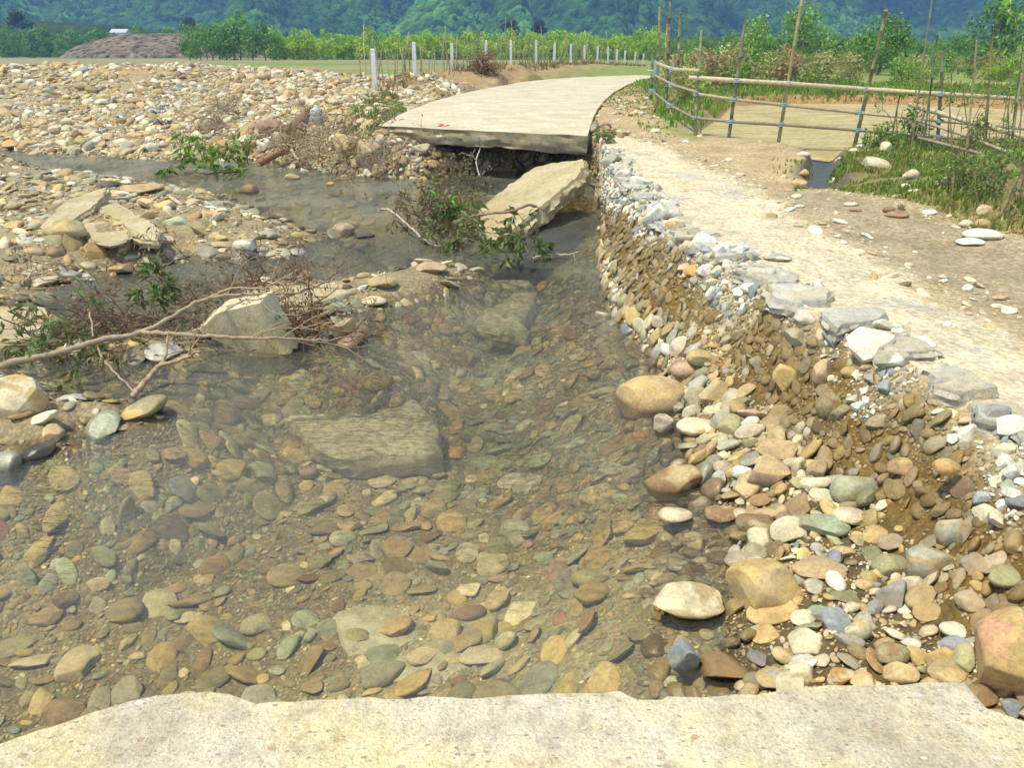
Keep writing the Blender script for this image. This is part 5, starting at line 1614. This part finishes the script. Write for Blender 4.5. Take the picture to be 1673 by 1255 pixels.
# ------------------------------------------------------------------ fences
e = empty("post_fence", POSTW[0][0]); tag(e, "row of white concrete posts strung with wire along the far road", "fence")
b0 = Vector(POSTW[0][0])
for k, (b, t) in enumerate(POSTW):
    r = np.random.default_rng(k)
    gz_ = float(H(np.array([b[0]]), np.array([b[1]]))[0])
    z0 = min(gz_, b[2]) - .15; z1 = t[2]
    w_ = .062 if k else .068
    mb = MB(); lean = r.normal(0, .02, 2)
    hs = [z0, z0 + .1, (z0 + z1) / 2, z1 - .16, z1 - .14, z1 - .03, z1]
    ws = [w_, w_, w_ * .98, w_, w_ * .90, w_ * .93, w_ * .7]
    V = []
    for h_, s_ in zip(hs, ws):
        ox, oy = lean * (h_ - z0)
        V += [(b[0] + ox - s_, b[1] + oy - s_, h_), (b[0] + ox + s_, b[1] + oy - s_, h_), (b[0] + ox + s_, b[1] + oy + s_, h_), (b[0] + ox - s_, b[1] + oy + s_, h_)]
    Q = []
    for l in range(len(hs) - 1):
        for j in range(4): Q.append((l * 4 + j, l * 4 + (j + 1) % 4, l * 4 + 4 + (j + 1) % 4, l * 4 + 4 + j))
    Q.append(tuple(len(V) - 4 + j for j in range(4)))
    mb.add(V, None, Q, (.62, .62, .58, 0))
    me = mb.mesh("post", M['paint'], False); me.transform(Matrix.Translation(-b0)); o = bpy.data.objects.new("post", me); COL.objects.link(o); o.parent = e
for f in (.25, .5, .75, .93):
    mb = MB(); pts = [b * (1 - f) + t * f for b, t in POSTW]
    P2 = []
    for a, c in zip(pts[:-1], pts[1:]): P2 += [a, (a + c) / 2 - (0, 0, .02)]
    P2.append(pts[-1])
    tube(mb, P2, .006, 3, (.30, .30, .28, 0)); me = mb.mesh("wire", M['paint']); me.transform(Matrix.Translation(-b0)); o = bpy.data.objects.new("wire", me); COL.objects.link(o); o.parent = e

r = np.random.default_rng(77)
# thin stakes behind the posts
PB = np.array([p[0] for p in POSTW])
PX = np.array([p[0] for p in posts_px], float)
e = empty("stake_fence", PB[1] + (0, .8, 0)); tag(e, "rickety line of thin bare sticks standing behind the white posts", "fence"); b0 = Vector(PB[1] + (0, .8, 0))
for k in range(96):
    px = 575 + 480 * ((k + r.uniform(0, .8)) / 96)
    if px < 613: base = PD(px, 150 - (px - 575) * .1, 26.5)
    else:
        i = min(np.searchsorted(PX, px) - 1, len(PX) - 2); i = max(i, 0); f = (px - PX[i]) / (PX[i + 1] - PX[i])
        base = PB[i] * (1 - f) + PB[i + 1] * f
    base = base + np.array((0, r.uniform(.4, 1.4), 0)) * (1 + base[1] / 60)
    gz_ = float(H(base[:1], base[1:2])[0]); base[2] = gz_ - .05
    h_ = r.uniform(.9, 1.5) * (1 + .35 * (base[1] > 35)) if r.random() < .82 else r.uniform(1.7, 2.6)
    pts = wander(base, (r.normal(0, .09), r.normal(0, .05), 1), h_, 7, r, .05)
    rd = r.uniform(.010, .020) * (1 + base[1] / 70)
    mb = MB(); tube(mb, pts, np.linspace(rd, rd * .6, 8), 5, np.append(np.array((.36, .29, .17)) * r.uniform(.7, 1.25), 0))
    me = mb.mesh("stake", M['wood']); me.transform(Matrix.Translation(-b0)); o = bpy.data.objects.new("stake", me); COL.objects.link(o); o.parent = e

def bamboo(mb, a, b, r0, r1, c, seed=0, node=.28, sag=0.0):
    r = np.random.default_rng(seed); a = np.array(a, float); b = np.array(b, float)
    L = np.linalg.norm(b - a); n = max(2, int(L / node)); pts = []; rad = []
    for k in range(n + 1):
        f = k / n
        for df, rr_ in ((-.010, 1.0), (0, 1.16), (.010, 1.0)):
            g_ = min(1, max(0, f + df / max(L, .1)))
            rd = (r0 * (1 - g_) + r1 * g_)
            pts.append(a + (b - a) * g_ + np.array((0, 0, -sag * 4 * g_ * (1 - g_))) + r.normal(0, .002, 3)); rad.append(rd * rr_)
    pts = np.array(pts); k = [0] + [i for i in range(1, len(pts)) if np.linalg.norm(pts[i] - pts[i - 1]) > .003]
    tube(mb, pts[k], np.array(rad)[k], 8, c)

def tie(mb, p, rad, axis=(0, 0, 1)):
    th = np.linspace(0, 2 * np.pi, 11)
    ax = unit(np.array(axis, float)); s = unit(np.cross(ax, (0.1, 1, .05))); u = np.cross(ax, s)
    for k in range(3):
        ring = [p + (s * math.cos(t) + u * math.sin(t)) * rad * 1.25 + ax * (k - 1) * rad * .5 for t in th]
        tube(mb, ring, rad * .16, 4, (.25, .42, .52, 0), cap=False)

def bamboo_fence(label, poles, rails, seed=0, ties=True, rail_r=.036):
    """poles: (px,py bottom),(px,py top),depth,radius ; rails: list of [(pole index, py)...]"""
    base0 = PD(poles[0][0][0], poles[0][0][1], poles[0][2]); e = empty("bamboo_fence", base0); tag(e, label, "fence"); b0 = Vector(base0); inv = Matrix.Translation(-b0)
    PO = []
    for k, (bt, tp, dep, rd) in enumerate(poles):
        a = PD(bt[0], bt[1], dep); b = PD(tp[0], tp[1], dep + .05)
        gz_ = float(H(a[:1], a[1:2])[0]); a2 = a + (a - b) * ((a[2] - min(gz_, a[2]) + .12) / (b[2] - a[2]))
        mb = MB(); r = np.random.default_rng(seed + k)
        bamboo(mb, a2, b, rd, rd * .8, np.append(np.array([(.20, .19, .09), (.13, .14, .08), (.26, .22, .09)][k % 3]) * r.uniform(.85, 1.2), 0), seed + k)
        me = mb.mesh("pole", M['bamboo']); me.transform(inv); o = bpy.data.objects.new("pole", me); COL.objects.link(o); o.parent = e
        PO.append((a, b, o, rd))
    for j, rl in enumerate(rails):
        pts = []
        for (k, px, py) in rl:
            if k is None: pts.append(np.array(PD(px, py, pts[-1][1] if pts else poles[0][2])))
            elif k < 0: pts.append(PD(px, py, -k * 1.0))
            else:
                dep = poles[k][2]; pts.append(PD(px, py, dep) + np.array((0, -poles[k][3] * 1.6, 0)))
        mb = MB(); r = np.random.default_rng(seed + 50 + j)
        rr0 = rail_r * (1.15 if j == 0 else .78)
        c_ = np.append(np.array([(.46, .40, .24), (.36, .30, .20), (.26, .22, .15)][j % 3]), 0)
        path = []; 
        for a, b in zip(pts[:-1], pts[1:]):
            m = max(2, int(np.linalg.norm(b - a) / .3))
            for q in range(m): path.append(a + (b - a) * q / m)
        path.append(pts[-1]); path = np.array(path)
        rad = np.linspace(rr0, rr0 * .85, len(path)) * (1 + .08 * np.sin(np.arange(len(path)) * 2.4))
        tube(mb, path, rad, 8, c_)
        me = mb.mesh("rail", M['bamboo']); me.transform(inv); o = bpy.data.objects.new("rail", me); COL.objects.link(o); o.parent = e
        if ties:
            for (k, px, py) in rl:
                if k is not None and k >= 0:
                    mb = MB(); tie(mb, PD(px, py, poles[k][2]) + np.array((0, -poles[k][3] * .8, 0)), poles[k][3] * 1.5)
                    me = mb.mesh("tie", M['paint']); me.transform(inv); o = bpy.data.objects.new("tie", me); COL.objects.link(o); o.parent = PO[k][2]
    return e
bamboo_fence("bamboo rail fence tied with blue twine between the muddy pond and the track", [((1135, 226), (1146, 50), 14.9, .030), ((1189, 236), (1218, 27), 14.5, .034), ((1271, 237), (1314, -25), 14.4, .034), ((1396, 238), (1448, 17), 14.3, .036), ((1530, 262), (1541, 84), 13.4, .030)],
    [[(None, 1125, 127), (0, 1140, 127), (1, 1203, 131), (2, 1286, 136), (3, 1413, 145), (4, 1536, 153), (None, 1680, 162)],
     [(0, 1138, 153), (1, 1198, 162), (2, 1279, 171), (3, 1403, 184), (4, 1534, 197), (None, 1690, 212)],
     [(0, 1136, 192), (1, 1193, 198), (2, 1274, 203), (3, 1400, 212), (4, 1532, 223), (None, 1690, 236)]], 5)
bamboo_fence("older bamboo fence with sagging grey rails running back along the grassy bank", [((1072, 180), (1078, 12), 21.5, .045), ((1088, 170), (1096, -10), 23, .05), ((1096, 200), (1101, 90), 18.0, .045), ((1104, 165), (1112, 20), 24, .05), ((1063, 165), (1067, 85), 24, .05), ((1085, 160), (1090, 40), 26, .04)],
    [[(0, 1073, 103), (2, 1100, 113), (-14.8, 1140, 115)], [(0, 1069, 122), (2, 1098, 138), (-14.8, 1138, 150)], [(0, 1065, 148), (2, 1095, 172), (-14.8, 1136, 193)], [(None, 1058, 115), (0, 1072, 116)]], 15, True, .034)
bamboo_fence("leaning crossed poles of a collapsed fence among the verge shrubs", [((1486, 262), (1524, -10), 12.2, .014), ((1508, 240), (1532, 56), 12.0, .016), ((1578, 265), (1596, 65), 11.0, .016), ((1640, 330), (1668, 120), 10.0, .018), ((1452, 245), (1470, 155), 12.8, .014), ((1610, 240), (1622, 40), 11.0, .014)] + [((px_, by_), (px_ + dx_, ty_), 12.6 - (px_ - 1450) / 90, .009) for px_, by_, dx_, ty_ in [(1463, 240, 4, 168), (1480, 250, -3, 190), (1502, 262, 8, 150), (1517, 270, 2, 160), (1545, 280, 10, 120), (1556, 262, -4, 175), (1566, 290, 6, 190), (1600, 300, 14, 150), (1625, 310, 3, 205), (1634, 290, 22, 110), (1652, 320, -5, 170), (1662, 330, 10, 100), (1588, 250, -18, 130), (1648, 260, 25, 60)]],
    [[(-12.6, 1486, 170), (-11.8, 1560, 192), (-10.4, 1690, 228)], [(-12.4, 1498, 196), (-11.2, 1580, 222), (-10.0, 1700, 270)], [(-11.9, 1500, 225), (-10.8, 1600, 250), (-9.6, 1700, 292)]], 25, False, .030)
branch_thing("bamboo_pole", "pole", "pale bamboo pole lying across the grass beyond the pond", [([(1255, 106), (1300, 110), (1345, 116)], [1.35, 1.25, 1.15], .06, .05)], 30, (.46, .42, .32), 0)

# ------------------------------------------------------------------ grass and undergrowth
def grass(name, polys, n, hr_, cols, seed, zfun=None, lean=.5, label=None):
    r = np.random.default_rng(seed); mb = MB()
    bx = [min(p[0] for q in polys for p in q), max(p[0] for q in polys for p in q), min(p[1] for q in polys for p in q), max(p[1] for q in polys for p in q)]
    x = r.uniform(bx[0], bx[1], n * 3); y = r.uniform(bx[2], bx[3], n * 3)
    k = np.zeros(len(x), bool)
    for q in polys: k |= inside(x, y, q)
    k &= fbm(x * 1.2, y * 1.2, seed, 3) > -.28
    k &= (sdf(x, y, POND) < -.02)
    x, y = x[k][:n], y[k][:n]
    z = H(x, y); m = len(x)
    h = r.uniform(*hr_, m) * (1 + .6 * fbm(x * .8, y * .8, seed + 4, 3))
    a = r.uniform(0, 6.283, m); w_ = r.uniform(.004, .009, m) * (1 + y / 12)
    s = np.stack([np.cos(a), np.sin(a), a * 0], -1) * w_[:, None]
    la = r.uniform(0, 6.283, m); ln = r.uniform(.1, 1, m) * lean
    l = np.stack([np.cos(la) * ln, np.sin(la) * ln, a * 0], -1) * h[:, None]
    b = np.stack([x, y, z - .02], -1)
    up = np.array((0, 0, 1.))
    p1 = b + l * .35 + up * (h * .6)[:, None]; p2 = b + l + up * (h * .95 * (1 - ln * .35))[:, None]
    V = np.stack([b - s, b + s, p1 - s * .8, p1 + s * .8, p2], 1).reshape(-1, 3)
    i = np.arange(m)[:, None] * 5
    T = np.concatenate([i + [0, 1, 3], i + [0, 3, 2], i + [2, 3, 4]])
    C = np.array(cols); kk = r.integers(len(C), size=m); pat = np.clip(.5 + fbm(x * 1.0, y * 1.0, seed + 9, 3), 0, 1)
    kk = np.where(r.random(m) < .5, (pat * (len(C) - .01)).astype(int), kk)
    c = C[kk] * r.uniform(.7, 1.3, m)[:, None]
    mb.add(V, T, None, np.repeat(c, 5, axis=0))
    return tag(mb.build(name, M['grass'], smooth=False), label, None, None, "stuff")
GC = [(.44, .36, .17), (.28, .27, .09), (.17, .25, .045), (.12, .21, .04), (.21, .32, .05)]
grass("grass", [VERGE], 30000, (.03, .13), GC, 51, label="rough grass on the verge right of the ditch")
grass("grass", [GRASSL], 26000, (.08, .28), GC[2:] + [(.24, .42, .05), (.32, .26, .10)], 52, label="green grass beyond the bamboo fence")
grass("dry_grass", [pxpoly([(1015, 135), (1060, 140), (1075, 190), (1110, 225), (1060, 222), (1030, 190), (990, 175)], .85), pxpoly([(1240, 262), (1330, 262), (1340, 310), (1290, 318)], .74)], 3500, (.03, .10), GC[:3], 53, label="sparse dry grass beside the far road and ditch")
grass("ledge_grass", [pxpoly([(548, 190), (600, 160), (650, 160), (665, 172), (625, 190), (580, 200)], 1.0)], 5000, (.06, .20), [(.22, .26, .05), (.14, .20, .04), (.32, .28, .12)], 54, label="grass on the ledge beside the far road slab")
bermp = [p[0][:2] + (.0, 1.2) for p in POSTW] + [p[0][:2] - (0, 2.2) for p in reversed(POSTW)]
grass("berm_grass", [bermp], 9000, (.10, .38), [(.34, .26, .12), (.28, .20, .10), (.18, .17, .06), (.40, .32, .17)], 55, label="dry grass on the berm under the white posts")

def shrub(label, px, py, hm, seed, leafL=.09, n=6, c=GRNL, spread=6, dep=None):
    r = np.random.default_rng(seed)
    base = hit(px, py) if dep is None else PD(px, py, dep)
    mw, ml = MB(), MB()
    for _ in range(n):
        b = base + np.array((r.normal(0, spread * .01), r.normal(0, spread * .01), -.02))
        brushy(mw, ml, b, (r.normal(0, .18), r.normal(0, .18), 1), hm * r.uniform(.6, 1.1), .008, r, 2, c, leafL, (.20, .16, .10), .10, 5, -.02)
    e = empty("shrub", base); tag(e, label, "shrub"); inv = Matrix.Translation(-Vector(base))
    for nm, mb, mt in (("stems", mw, M['wood']), ("leaves", ml, M['leaf'])):
        me = mb.mesh(nm, mt, nm == "stems"); me.transform(inv); o = bpy.data.objects.new(nm, me); COL.objects.link(o); o.parent = e
LG = [(.16, .28, .05), (.11, .22, .04), (.20, .33, .07), (.07, .14, .03)]
shrub("thin leafy shrub on the verge crest just past the upright pale stone", 1490, 240, .9, 61, .09, 4, LG)
shrub("tall leafy shrub rising through the crossed poles", 1560, 262, 1.0, 62, .06, 3, LG, 10)
shrub("bright broad leaved shrub at the edge of the frame beyond the fence rails", 1660, 250, 1.9, 63, .15, 3, [(.26, .44, .07), (.20, .36, .05)], 10)
shrub("sparse shrub low on the verge above the round yellowish stone", 1620, 300, .4, 64, .05, 3, LG, 18)
shrub("small shrub between the white block and the crossed poles", 1565, 310, .35, 65, .05, 5, LG, 14)
shrub("dark low shrub at the foot of the verge", 1600, 325, .3, 66, .055, 6, GRNL, 16)
shrub("slim twiggy shrub standing in the pond margin beside the fence", 1462, 238, .6, 67, .07, 3, LG, 4)
shrub("leafy shrub under the fallen rails by the frame edge", 1668, 345, .5, 68, .06, 5, LG, 6)
shrub("little green weed clump below the far road slab corner", 985, 232, .18, 69, .05, 8, [(.22, .26, .06)], 8)
shrub("sparse shrub on the verge behind the long pale boulder", 1430, 246, .35, 70, .07, 6, LG, 12)
shrub("sprawling shrub around the leaning thin poles", 1590, 258, .7, 71, .055, 5, LG, 8)

# ------------------------------------------------------------------ trees
def tree_meshes(seed, h, cw, n, leaf, col, trunk=.25, low=.15, lobes=9):
    r = np.random.default_rng(seed)
    mt_ = MB(); tr_ = wander((0, 0, -.2), (0, 0, 1), h * .75, 8, r, .06)
    tube(mt_, tr_, np.linspace(h * .022, h * .006, 9), 6, (.20, .17, .13, 0))
    cen = []
    for k in range(lobes):
        a = r.uniform(0, 6.283); f = r.uniform(low, 1.0)
        rad = cw * .5 * math.sin(math.pi * min(1, .18 + f * .8)) * r.uniform(.2, 1)
        c0 = np.array((math.cos(a) * rad, math.sin(a) * rad, h * (low + (1 - low) * f * .92)))
        cen.append((c0, cw * r.uniform(.16, .30)))
        j = min(8, int(f * 7)); tube(mt_, [tr_[j], (tr_[j] + c0) / 2 + (0, 0, h * .02), c0], [h * .008, h * .006, h * .003], 4, (.20, .17, .13, 0), cap=False)
    wts = np.array([q[1] ** 2 for q in cen]); wts /= wts.sum()
    k = r.choice(len(cen), n, p=wts)
    C0 = np.array([q[0] for q in cen])[k]; R0 = np.array([q[1] for q in cen])[k]
    d = r.normal(size=(n, 3)); d /= np.linalg.norm(d, axis=1)[:, None]
    p = C0 + d * (R0 * r.uniform(.55, 1.12, n))[:, None] * np.array((1, 1, .8))
    a = r.normal(size=(n, 3)); a /= np.linalg.norm(a, axis=1)[:, None]
    b = np.cross(a, d + .3 * r.normal(size=(n, 3))); b /= np.linalg.norm(b, axis=1)[:, None] + 1e-9
    s = (leaf * r.uniform(.5, 1.3, n))[:, None]
    V = np.stack([p - a * s, p + b * s * .5, p + a * s, p - b * s * .5], 1).reshape(-1, 3)
    Q = np.arange(n * 4).reshape(-1, 4)
    shade = (r.uniform(.6, 1.4, n) * np.array([r.uniform(.75, 1.25) for _ in cen])[k])
    c = np.array(col)[None] * shade[:, None] * (1 + r.normal(0, .08, (n, 3)))
    mc = MB(); mc.add(V, None, Q, np.repeat(np.clip(c, .01, .6), 4, axis=0))
    return mt_.mesh("trunk", M['wood']), mc.mesh("crown", M['far_leaf'], False)

NUM1 = "first second third fourth fifth sixth seventh eighth ninth tenth eleventh twelfth thirteenth fourteenth fifteenth sixteenth seventeenth eighteenth nineteenth".split()
def ordw(k):
    if k < 19: return NUM1[k]
    k += 1; t = ["twenty", "thirty", "forty", "fifty"][k // 10 - 2]
    return t.replace("ty", "tieth") if k % 10 == 0 else t + "-" + NUM1[k % 10 - 1]
def plant_trees(name, cat, group, meshes, spots, labels):
    if len(spots) > 1:
        lab = {}
        for k, (x, y, s, v) in enumerate(spots): lab.setdefault(labels(k, x, y), []).append((x / y, k))
        final = {}
        for l, L in lab.items():
            for j, (_, k) in enumerate(sorted(L)): final[k] = l if len(L) == 1 else f"{l}, {ordw(j)} from the left"
        labels = lambda k, x, y: final[k]
    for k, (x, y, s, v) in enumerate(spots):
        z = float(H(np.array([x]), np.array([y]), False)[0]) if y < 200 else 1.0
        e = empty(name, (x, y, z)); e.scale = (s, s, s * random.uniform(.9, 1.15)); e.rotation_euler = (0, 0, random.uniform(0, 6.28))
        tag(e, labels(k, x, y), cat, group)
        for me in meshes[v]:
            o = bpy.data.objects.new(me.name.split('.')[0], me); COL.objects.link(o); o.parent = e

def xat(px, y): return (px - 836.5) / F * (y * CP + CAMZ * SP)
ACA = [tree_meshes(200 + k, 4.6, 3.4, 900, .20, (.32, .52, .02), low=.05, lobes=12) for k in range(4)]
spots = []
for row, (y0, n, a, b) in enumerate([(152, 44, 440, 1085), (163, 44, 450, 1075), (178, 40, 430, 1070)]):
    for k in range(n):
        px = a + (b - a) * (k + random.uniform(.1, .9)) / n; y = y0 + random.uniform(-3, 3)
        spots.append((xat(px, y), y, random.uniform(.82, 1.12) * (1 + row * .05), random.randrange(4)))
plant_trees("acacia_tree", "tree", "plantation acacias behind the white posts", ACA, spots, lambda k, x, y: ["front", "middle", "back"][0 if y < 157 else (1 if y < 170 else 2)] + " row bright green acacia behind the white posts")
DK = [tree_meshes(220 + k, 5.5, 5.0, 1100, .24, (.12, .26, .022), low=.04, lobes=12) for k in range(4)]
spots = [(xat(px, y), y, s, k % 4) for k, (px, y, s) in enumerate([(312, 150, .85), (330, 146, .95), (350, 150, 1.0), (372, 148, 1.15), (395, 152, 1.2), (415, 148, 1.05), (435, 150, .95), (452, 147, .8), (340, 158, 1.1), (385, 160, 1.25)])]
plant_trees("broadleaf_tree", "tree", "dark trees at the end of the brown hill", DK, spots, lambda k, x, y: "dark green tree in the clump between brown hill and plantation")
spots = []
for k in range(60):
    y = random.uniform(230, 300); px = random.choice([random.uniform(-30, 80), random.uniform(60, 330)]); spots.append((xat(px, y), y, random.uniform(.9, 1.5), random.randrange(4)))
plant_trees("hedgerow_tree", "tree", "trees round the brown hill", DK, spots, lambda k, x, y: ("taller" if y > 265 else "lower") + " distant green tree beyond the brown hill")
spots = [(xat(px, 218), 218, s, k % 4) for k, (px, s) in enumerate([(-10, .9), (10, 1.0), (30, .8), (52, .6), (75, .5), (110, .45), (150, .4), (190, .45), (230, .5), (262, .5), (285, .6)])]
plant_trees("shrub_tree", "tree", "bushes at the foot of the brown hill", DK, spots, lambda k, x, y: "small dark bush at the foot of the brown hill")
TALL = [tree_meshes(240 + k, 12, 7, 1300, .35, (.030, .062, .025), low=.45, lobes=9) for k in range(3)]
for v, px, y, s, lb in [(0, 47, 240, 1.0, "tall dark tree with a bare trunk standing above the belt near the brown hill"), (1, 172, 300, .72, "first of two dark crowned trees on the skyline behind the brown hill"),
                        (2, 207, 300, .80, "second dark crowned tree on the skyline beside the white shed"), (0, 316, 260, .85, "lone upright tree at the shoulder of the dark clump"), (1, 836, 230, .75, "dark pointed tree rising over the acacia plantation"),
                        (2, 880, 230, .68, "rounded darker tree rising over the acacia plantation"), (1, 60, 270, .7, "pale thin tree just behind the tall bare trunked one")]:
    plant_trees("tall_tree", "tree", None, TALL, [(xat(px, y), y, s, v)], lambda k, x, y, lb=lb: lb)
# right side
RT = [tree_meshes(260 + k, 4.5, 4.6, 1700, .17, c_, low=.02, lobes=14) for k, c_ in enumerate([(.17, .30, .045), (.10, .21, .035), (.23, .36, .06), (.14, .26, .05)])]
for px, y, s, v, lb in [(1428, 47, .62, 1, "rounded dense green bush standing alone beyond the pond"), (1400, 52, .5, 0, "paler bush leaning against the rounded one beyond the pond"),
                        (1228, 60, .75, 2, "light green rounded tree behind the tall bamboo pole"), (1300, 75, 1.1, 0, "broad tree behind the tallest bamboo pole"),
                        (1605, 60, .95, 1, "tall leafy tree near the frame edge against the hills"), (1240, 48, .45, 1, "dark low bush beyond the fence's second pole")]:
    plant_trees("bushy_tree", "tree", None, RT, [(xat(px, y), y, s, v)], lambda k, x, y, lb=lb: lb)
spots = []
for k in range(120):
    y = random.uniform(75, 160); px = random.uniform(1060, 1760); spots.append((xat(px, y), y, random.uniform(.32, .66) * (.7 + y / 300), random.randrange(4)))
plant_trees("woodland_tree", "tree", "trees of the wood beyond the pond", RT, spots, lambda k, x, y: ["nearest", "second", "third", "farthest"][min(3, int((y - 75) / 22))] + " line green tree of the wood beyond the pond")
SH = [tree_meshes(280 + k, 1.5, 2.2, 700, .10, c_, low=.0, lobes=10) for k, c_ in enumerate([(.26, .38, .06), (.34, .34, .12), (.17, .28, .05), (.34, .25, .12)])]
spots = []
for k in range(130):
    y = 31 + 42 * random.random(); px = random.uniform(1085, 1760); spots.append((xat(px, y), y, random.uniform(.35, .8), random.randrange(4)))
plant_trees("field_shrub", "shrub", "low shrubs on the far side of the pond", SH, spots, lambda k, x, y: ["near", "middle", "far"][min(2, int((y - 31) / 14))] + " band shrub in the rough field past the pond")
spots = [(xat(px, y), y, s, v) for px, y, s, v in [(1150, 30, .8, 3), (1165, 33, .9, 1), (1185, 34, .9, 3), (1130, 27, .6, 0), (1115, 25, .6, 0), (1105, 23, .5, 1)]]
plant_trees("bank_shrub", "shrub", "reddish shrubs behind the first fence pole", SH, spots, lambda k, x, y: "reddish green shrub on the bank behind the first bamboo pole")

# tiny white shed on the skyline
q = np.array((xat(205, 290), 290., 6.2)); e = empty("shed", q); tag(e, "tiny white shed with a pale roof on the skyline behind the brown hill", "shed")
mb = MB(); V = [(sx_ * 2.4, sy_ * 2, z_) for z_ in (0, 2.4) for sx_, sy_ in ((-1, -1), (1, -1), (1, 1), (-1, 1))]
mb.add(V, None, [(0, 1, 5, 4), (1, 2, 6, 5), (2, 3, 7, 6), (3, 0, 4, 7)], (.65, .66, .64, 0)); mb.build("wall", M['paint'], e, smooth=False)
mb = MB(); mb.add([(-2.8, -2.4, 2.3), (2.8, -2.4, 2.3), (2.8, 2.4, 2.3), (-2.8, 2.4, 2.3), (-2.8, 0, 3.5), (2.8, 0, 3.5)], [(0, 4, 3), (1, 2, 5)], [(0, 1, 5, 4), (3, 4, 5, 2), (0, 3, 2, 1)], (.50, .55, .58, 0)); mb.build("roof", M['paint'], e, smooth=False)

# ------------------------------------------------------------------ haze
mb = MB(); X_, Y0_, Y1_, Z0_, Z1_ = 3400, -60, 3400, -8, 620
V = [(a, b, c) for c in (Z0_, Z1_) for a, b in ((-X_, Y0_), (X_, Y0_), (X_, Y1_), (-X_, Y1_))]
mb.add(V, None, [(3, 2, 1, 0), (4, 5, 6, 7), (0, 1, 5, 4), (1, 2, 6, 5), (2, 3, 7, 6), (3, 0, 4, 7)])
hm_, t_, N_, L_ = nodes("haze air")
out = N_.new("ShaderNodeOutputMaterial"); pv = N_.new("ShaderNodeVolumePrincipled")
pv.inputs["Color"].default_value = (.22, .46, 1.0, 1); pv.inputs["Density"].default_value = .00065; pv.inputs["Anisotropy"].default_value = 0.0
L_.new(pv.outputs[0], out.inputs["Volume"])
o = mb.build("haze", hm_, smooth=False); tag(o, kind="stuff")
